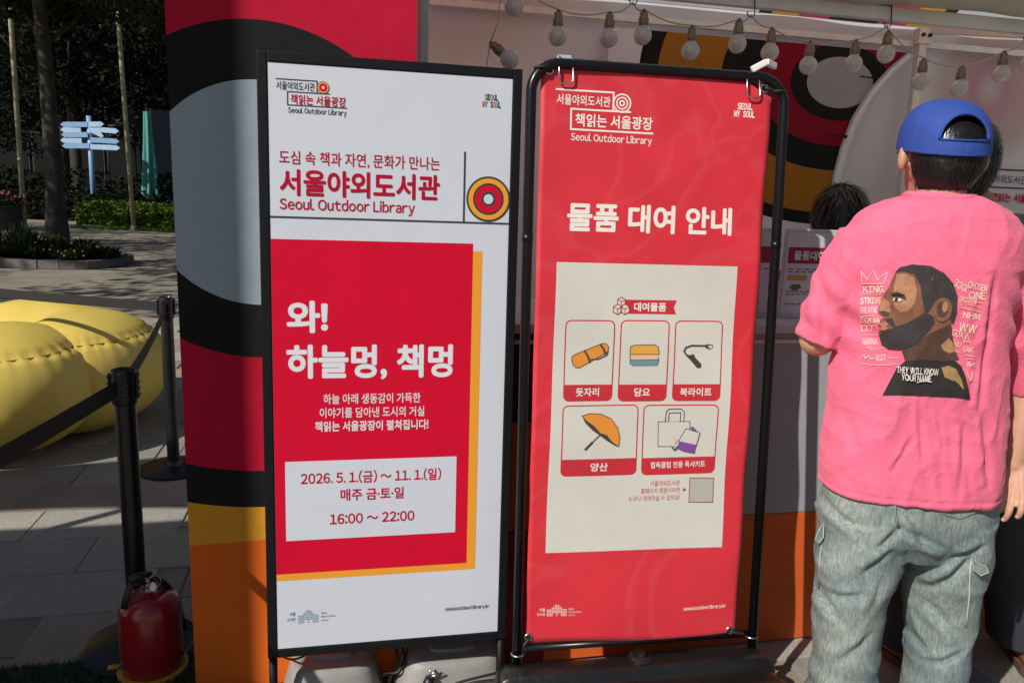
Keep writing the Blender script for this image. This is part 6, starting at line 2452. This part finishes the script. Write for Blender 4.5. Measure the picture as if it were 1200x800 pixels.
    k.lathe([(.30, 0), (.36, .5), (.40, .55), (.38, .58), (.34, .55)], g, 20)
    k.build('tub', mat('dark_tub', (.03, .028, .026), .6), t, True, sharp=40)
    k = MB(); rg = random.Random(3)
    leaves(k, g + Vector((0, 0, .68)), (.45, .45, .2), 300, .12, rg)
    k.build('foliage', mid, t, fixn=False)
    k = MB()
    for _ in range(40):
        k.ball(g + Vector((rg.uniform(-.4, .4), rg.uniform(-.4, .3), rg.uniform(.65, .92))), rg.uniform(.025, .045), 6, 4)
    tag(k.build('flower', mat('pink_petals', (0, 0, 0)), t), kind='stuff')
    # blue signpost with pointing boards
    ys = G(110, 258).y
    pb = mat('blue_painted_steel', (.20, .36, .60), .45, 0, .08, 6); pb2 = mat('pale_blue_painted_steel', (.36, .50, .70), .45, 0, .08, 6)
    a, b = P(111, 258, ys), P(104, 136, ys)
    t = thing('signpost', Vector((a.x, ys, 0)), 'pale blue signpost with many pointing boards, behind the hedge', 'signpost')
    k = MB()
    k.tube([Vector((a.x, ys, 0)), Vector((b.x, ys, b.z))], .075, 14)
    k.build('pole', pb, t, True)
    boards = [(71, 146, 103, 146, 0), (71, 152, 95, 153, 1), (72, 158, 103, 158, 0), (71, 164.5, 96, 165, 1), (73, 171, 105, 171, 0),
              (122, 145.5, 104, 146, 1), (139.5, 154, 104, 151, 1), (122, 160, 106, 152, 1), (140, 166, 106, 164, 0), (141, 173.5, 106, 172, 1)]
    for i, (xa, ya, xb, yb, kk) in enumerate(boards):
        A, B = P(xa, ya, ys - .1 - .01 * (i % 3)), P(xb, yb, ys - .1 - .01 * (i % 3))
        d = (A - B).normalized(); up = UPZ
        h = .075
        e = (A - B).length
        pts = [B - up * h, B + d * (e - .1) - up * h, A, B + d * (e - .1) + up * h, B + up * h]
        k = MB(); n = 5
        off = Vector((0, .02, 0))
        k.add([p - off for p in pts] + [p + off for p in pts], [tuple(range(n)), tuple(range(2 * n - 1, n - 1, -1))] + [(j, (j + 1) % n, n + (j + 1) % n, n + j) for j in range(n)])
        k.build('pointing_board', pb2 if kk else pb, t)
    # folded teal parasol, navy screen, grey canopy
    y = ys + 1.0
    g = P(172, 240, y); top = P(172, 131, y); bot = P(174, 229, y)
    t = thing('folded_parasol', Vector((g.x, y, 0)), 'folded teal parasol hanging closed beside the dark navy screen', 'parasol')
    k = MB()
    n, m_ = 40, 16
    for j in range(m_ + 1):
        f = j / m_
        z = top.z + (bot.z - top.z) * f
        for i in range(n):
            a = 2 * math.pi * i / n
            r = (.10 + .11 * f) * (1 + .35 * math.cos(a * 6 + f * 2) * (.4 + f))
            k.v.append(Vector((top.x + math.cos(a) * r, y + math.sin(a) * r, z + (.10 * math.sin(a * 7) if j == m_ else 0))))
    for j in range(m_):
        for i in range(n):
            k.f.append((j * n + i, j * n + (i + 1) % n, (j + 1) * n + (i + 1) % n, (j + 1) * n + i)); k.mi.append(0)
    k.build('folded_canopy', mat('teal_canvas', (.07, .29, .24), .8, 0, .15, 5), t, True)
    k = MB()
    k.tube([Vector((top.x, y, 0)), Vector((top.x, y, top.z + .15))], .035, 8)
    k.build('pole', blackmetal(), t, True)
    y2 = y + .8
    a, b = P(178, 129, y2), P(225, 238, y2)
    t = thing('navy_screen', Vector(((a.x + b.x) / 2, y2, 0)), 'dark navy fabric screen between the folded parasol and the partition', 'screen')
    k = MB()
    k.box(((a.x + b.x) / 2, y2, a.z / 2), (b.x - a.x, .06, a.z), None, .01)
    k.build('screen_cloth', mat('navy_cloth', (.004, .007, .012), .9, 0, .2, 2, .5, 3, spec=.08), t)
    for xx in (a.x - .03, b.x + .03):
        k = MB(); k.tube([Vector((xx, y2, 0)), Vector((xx, y2, a.z + .05))], .035, 8); k.build('post', blackmetal(), t, True)
    y3 = y + 3
    pts = [P(122, 127, y3), P(158, 129, y3), P(157, 150, y3), P(135, 148, y3)]
    t = thing('grey_canopy', Vector((pts[0].x, y3, 0)), 'small grey-green canopy on posts in the shade behind the signpost', 'canopy')
    k = MB()
    c = sum(pts, Vector()) / 4 + Vector((0, 1.2, .3))
    q = [pts[3] + Vector((-.3, 0, 0)), pts[2], pts[2] + Vector((0, 2.4, .0)), pts[3] + Vector((-.3, 2.4, 0))]
    apex = [pts[0] + Vector((.3, 1.2, 0)), pts[1] + Vector((-.3, 1.2, 0))]
    k.add(q + apex, [(0, 1, 5, 4), (1, 2, 5), (2, 3, 4, 5), (3, 0, 4)])
    k.build('canopy_cloth', mat('greygreen_canvas', (.06, .07, .055), .8, 0, .2, 2), t)
    for p in q:
        k = MB(); k.tube([Vector((p.x, p.y, 0)), p], .03, 8); k.build('post', blackmetal(), t, True)
    # wood of dark trees behind
    places = [(-17.5, 30, 'broad dark tree at the far left behind the leaning trunk'), (-13.2, 33, 'dark tree behind the blue signpost'), (-10.2, 29.5, 'dark tree behind the slim pole'), (-6.8, 31, 'dark tree beside the navy screen'), (-22, 33, 'dark tree outside the left edge'), (-2.5, 32, 'dark tree hidden behind the partition'), (-15.2, 27, 'thin dark tree left of the blue signpost')]
    for i, (x, yy, lab) in enumerate(places):
        rg = random.Random(60 + i)
        cl = [(rg.uniform(-2.6, 2.6), rg.uniform(-2, 2), rg.uniform(3.0, 11), 1.6, 1.6, 1.2) for _ in range(22)]
        if i == 6: cl = [(rg.uniform(-1.2, 1.2), rg.uniform(-1.2, 1.2), rg.uniform(3.8, 8), .9, .9, .8) for _ in range(10)]
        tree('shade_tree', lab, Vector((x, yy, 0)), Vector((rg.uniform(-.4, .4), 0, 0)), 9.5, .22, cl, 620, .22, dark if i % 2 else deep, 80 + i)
    # understorey shrubs
    rg = random.Random(77)
    labs = ['first', 'second', 'third', 'fourth', 'fifth', 'sixth', 'seventh']
    for i in range(7):
        c = Vector((-20.5 + i * 3.1, yh + 4.2 + rg.uniform(0, 1.5), 0))
        t = thing('shade_shrub', c, '%s dark shrub from the left under the trees behind the hedge' % labs[i], 'shrub', 'shrubs under the trees')
        k = MB()
        leaves(k, c + Vector((0, 0, .75)), (1.9, .9, .85), 900, .22, rg)
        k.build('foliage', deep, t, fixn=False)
    # building behind the wood; its near-black colours hold the shade there
    yb = 42
    t = thing('dark_building', Vector((-12, yb, 0)), 'dark glazed building in the shade behind the trees', 'building')
    k = MB()
    k.box((-12, yb + 4, 9), (60, 8, 18))
    k.build('wall', mat('shade_dark_cladding', (.006, .007, .007), .9, 0, .2, 1, spec=.05), t)
    gl = mat('shade_dark_glass', (.006, .008, .009), .25, spec=.2)
    fm = mat('window_frame_grey', (.016, .016, .016), .6)
    for i in range(14):
        for j in range(3):
            x, z = -27 + i * 2.0, 2.0 + j * 3.4
            k = MB(); k.box((x, yb - .03, z), (1.84, .06, 2.9)); wn = k.build('window', fm, t)
            k = MB(); k.box((x, yb - .075, z), (1.68, .02, 2.74)); k.build('pane', gl, wn)
background()

# ================================================================== unseen shapes added behind the camera to shade the left side
def shade_makers():
    hdir = Vector((SDIR.x, SDIR.y, 0)).normalized()      # towards the sun
    left = Vector((-(-hdir.y), -hdir.x, 0))
    e = Vector((hdir.y, -hdir.x, 0))
    if e.x > 0: e = -e
    # tall unseen column, added to shade the partition's left strip
    u_edge = TUZ(291, 400, 0)[0]
    w0 = T(u_edge, 0, 0)
    a = w0 + hdir * 2.7
    wd = 1.15
    b = a + e * wd
    t = thing('added_shade_column', (a + b) / 2, 'tall unseen column added behind the camera at the left to shade the partition', 'column')
    k = MB()
    hgt = 2.7 * math.tan(SUN_EL) + 2.75
    d = (b - a).normalized()
    nrm = d.cross(UPZ)
    k.box((a + b) / 2 + hdir * .25 + UPZ * hgt / 2, (wd, .5, hgt), Matrix((d, nrm, UPZ)).transposed(), .01)
    k.build('column_body', mat('column_fabric', (.25, .03, .04), .8), t)
    k = MB()
    k.box((a + b) / 2 + hdir * .25 + UPZ * .05, (wd + .1, .6, .1), Matrix((d, nrm, UPZ)).transposed(), .01)
    k.build('column_plinth', blackmetal(), t)
    # low unseen canopies, added to shade the paving at the left
    def canopy(cx_, cy_, hx, hy, z, lab, yaw=YAW):
        t = thing('added_shade_canopy', Vector((cx_, cy_, 0)), lab, 'canopy', 'unseen canopies added for shade')
        M_ = Matrix.Rotation(yaw, 3, 'Z')
        k = MB()
        n = 12
        c = Vector((cx_, cy_, 0))
        rim = []
        cor = [(-hx, -hy), (hx, -hy), (hx, hy), (-hx, hy)]
        for i in range(4):
            p, q = Vector((*cor[i], 0)), Vector((*cor[(i + 1) % 4], 0))
            for s in range(n):
                f = s / n
                m_ = p.lerp(q, f) * (1 - .16 * math.sin(math.pi * f))
                rim.append(c + M_ @ m_ + Vector((0, 0, z + .12 * math.sin(math.pi * f))))
        ap = c + Vector((0, 0, z + .7))
        N = len(rim)
        mids = [r.lerp(ap, .5) - Vector((0, 0, .12)) for r in rim]
        k.add(rim + mids + [ap], [(i, (i + 1) % N, N + (i + 1) % N, N + i) for i in range(N)] + [(N + i, N + (i + 1) % N, 2 * N) for i in range(N)])
        k.build('canopy_cloth', mat('cream_canvas', (.5, .45, .36), .8, 0, .05, 3), t, True)
        for (x, y) in cor:
            k = MB()
            p = c + M_ @ Vector((x, y, 0))
            k.tube([p, p + Vector((0, 0, z))], .025, 8)
            k.build('post', blackmetal(), t, True)
    def over(px, py, z):
        g = G(px, py)
        return g + SDIR * (z / SDIR.z)
    z = 2.5
    c = over(40, 730, z)
    canopy(c.x - .35, c.y - .05, 1.15, .78, z, 'nearer unseen canopy with swooping edges, added behind the camera for shade')
    c = over(60, 585, z)
    canopy(c.x - .2, c.y + .02, 1.25, .30, z, 'narrower unseen canopy with swooping edges, added behind the camera for shade')
shade_makers()
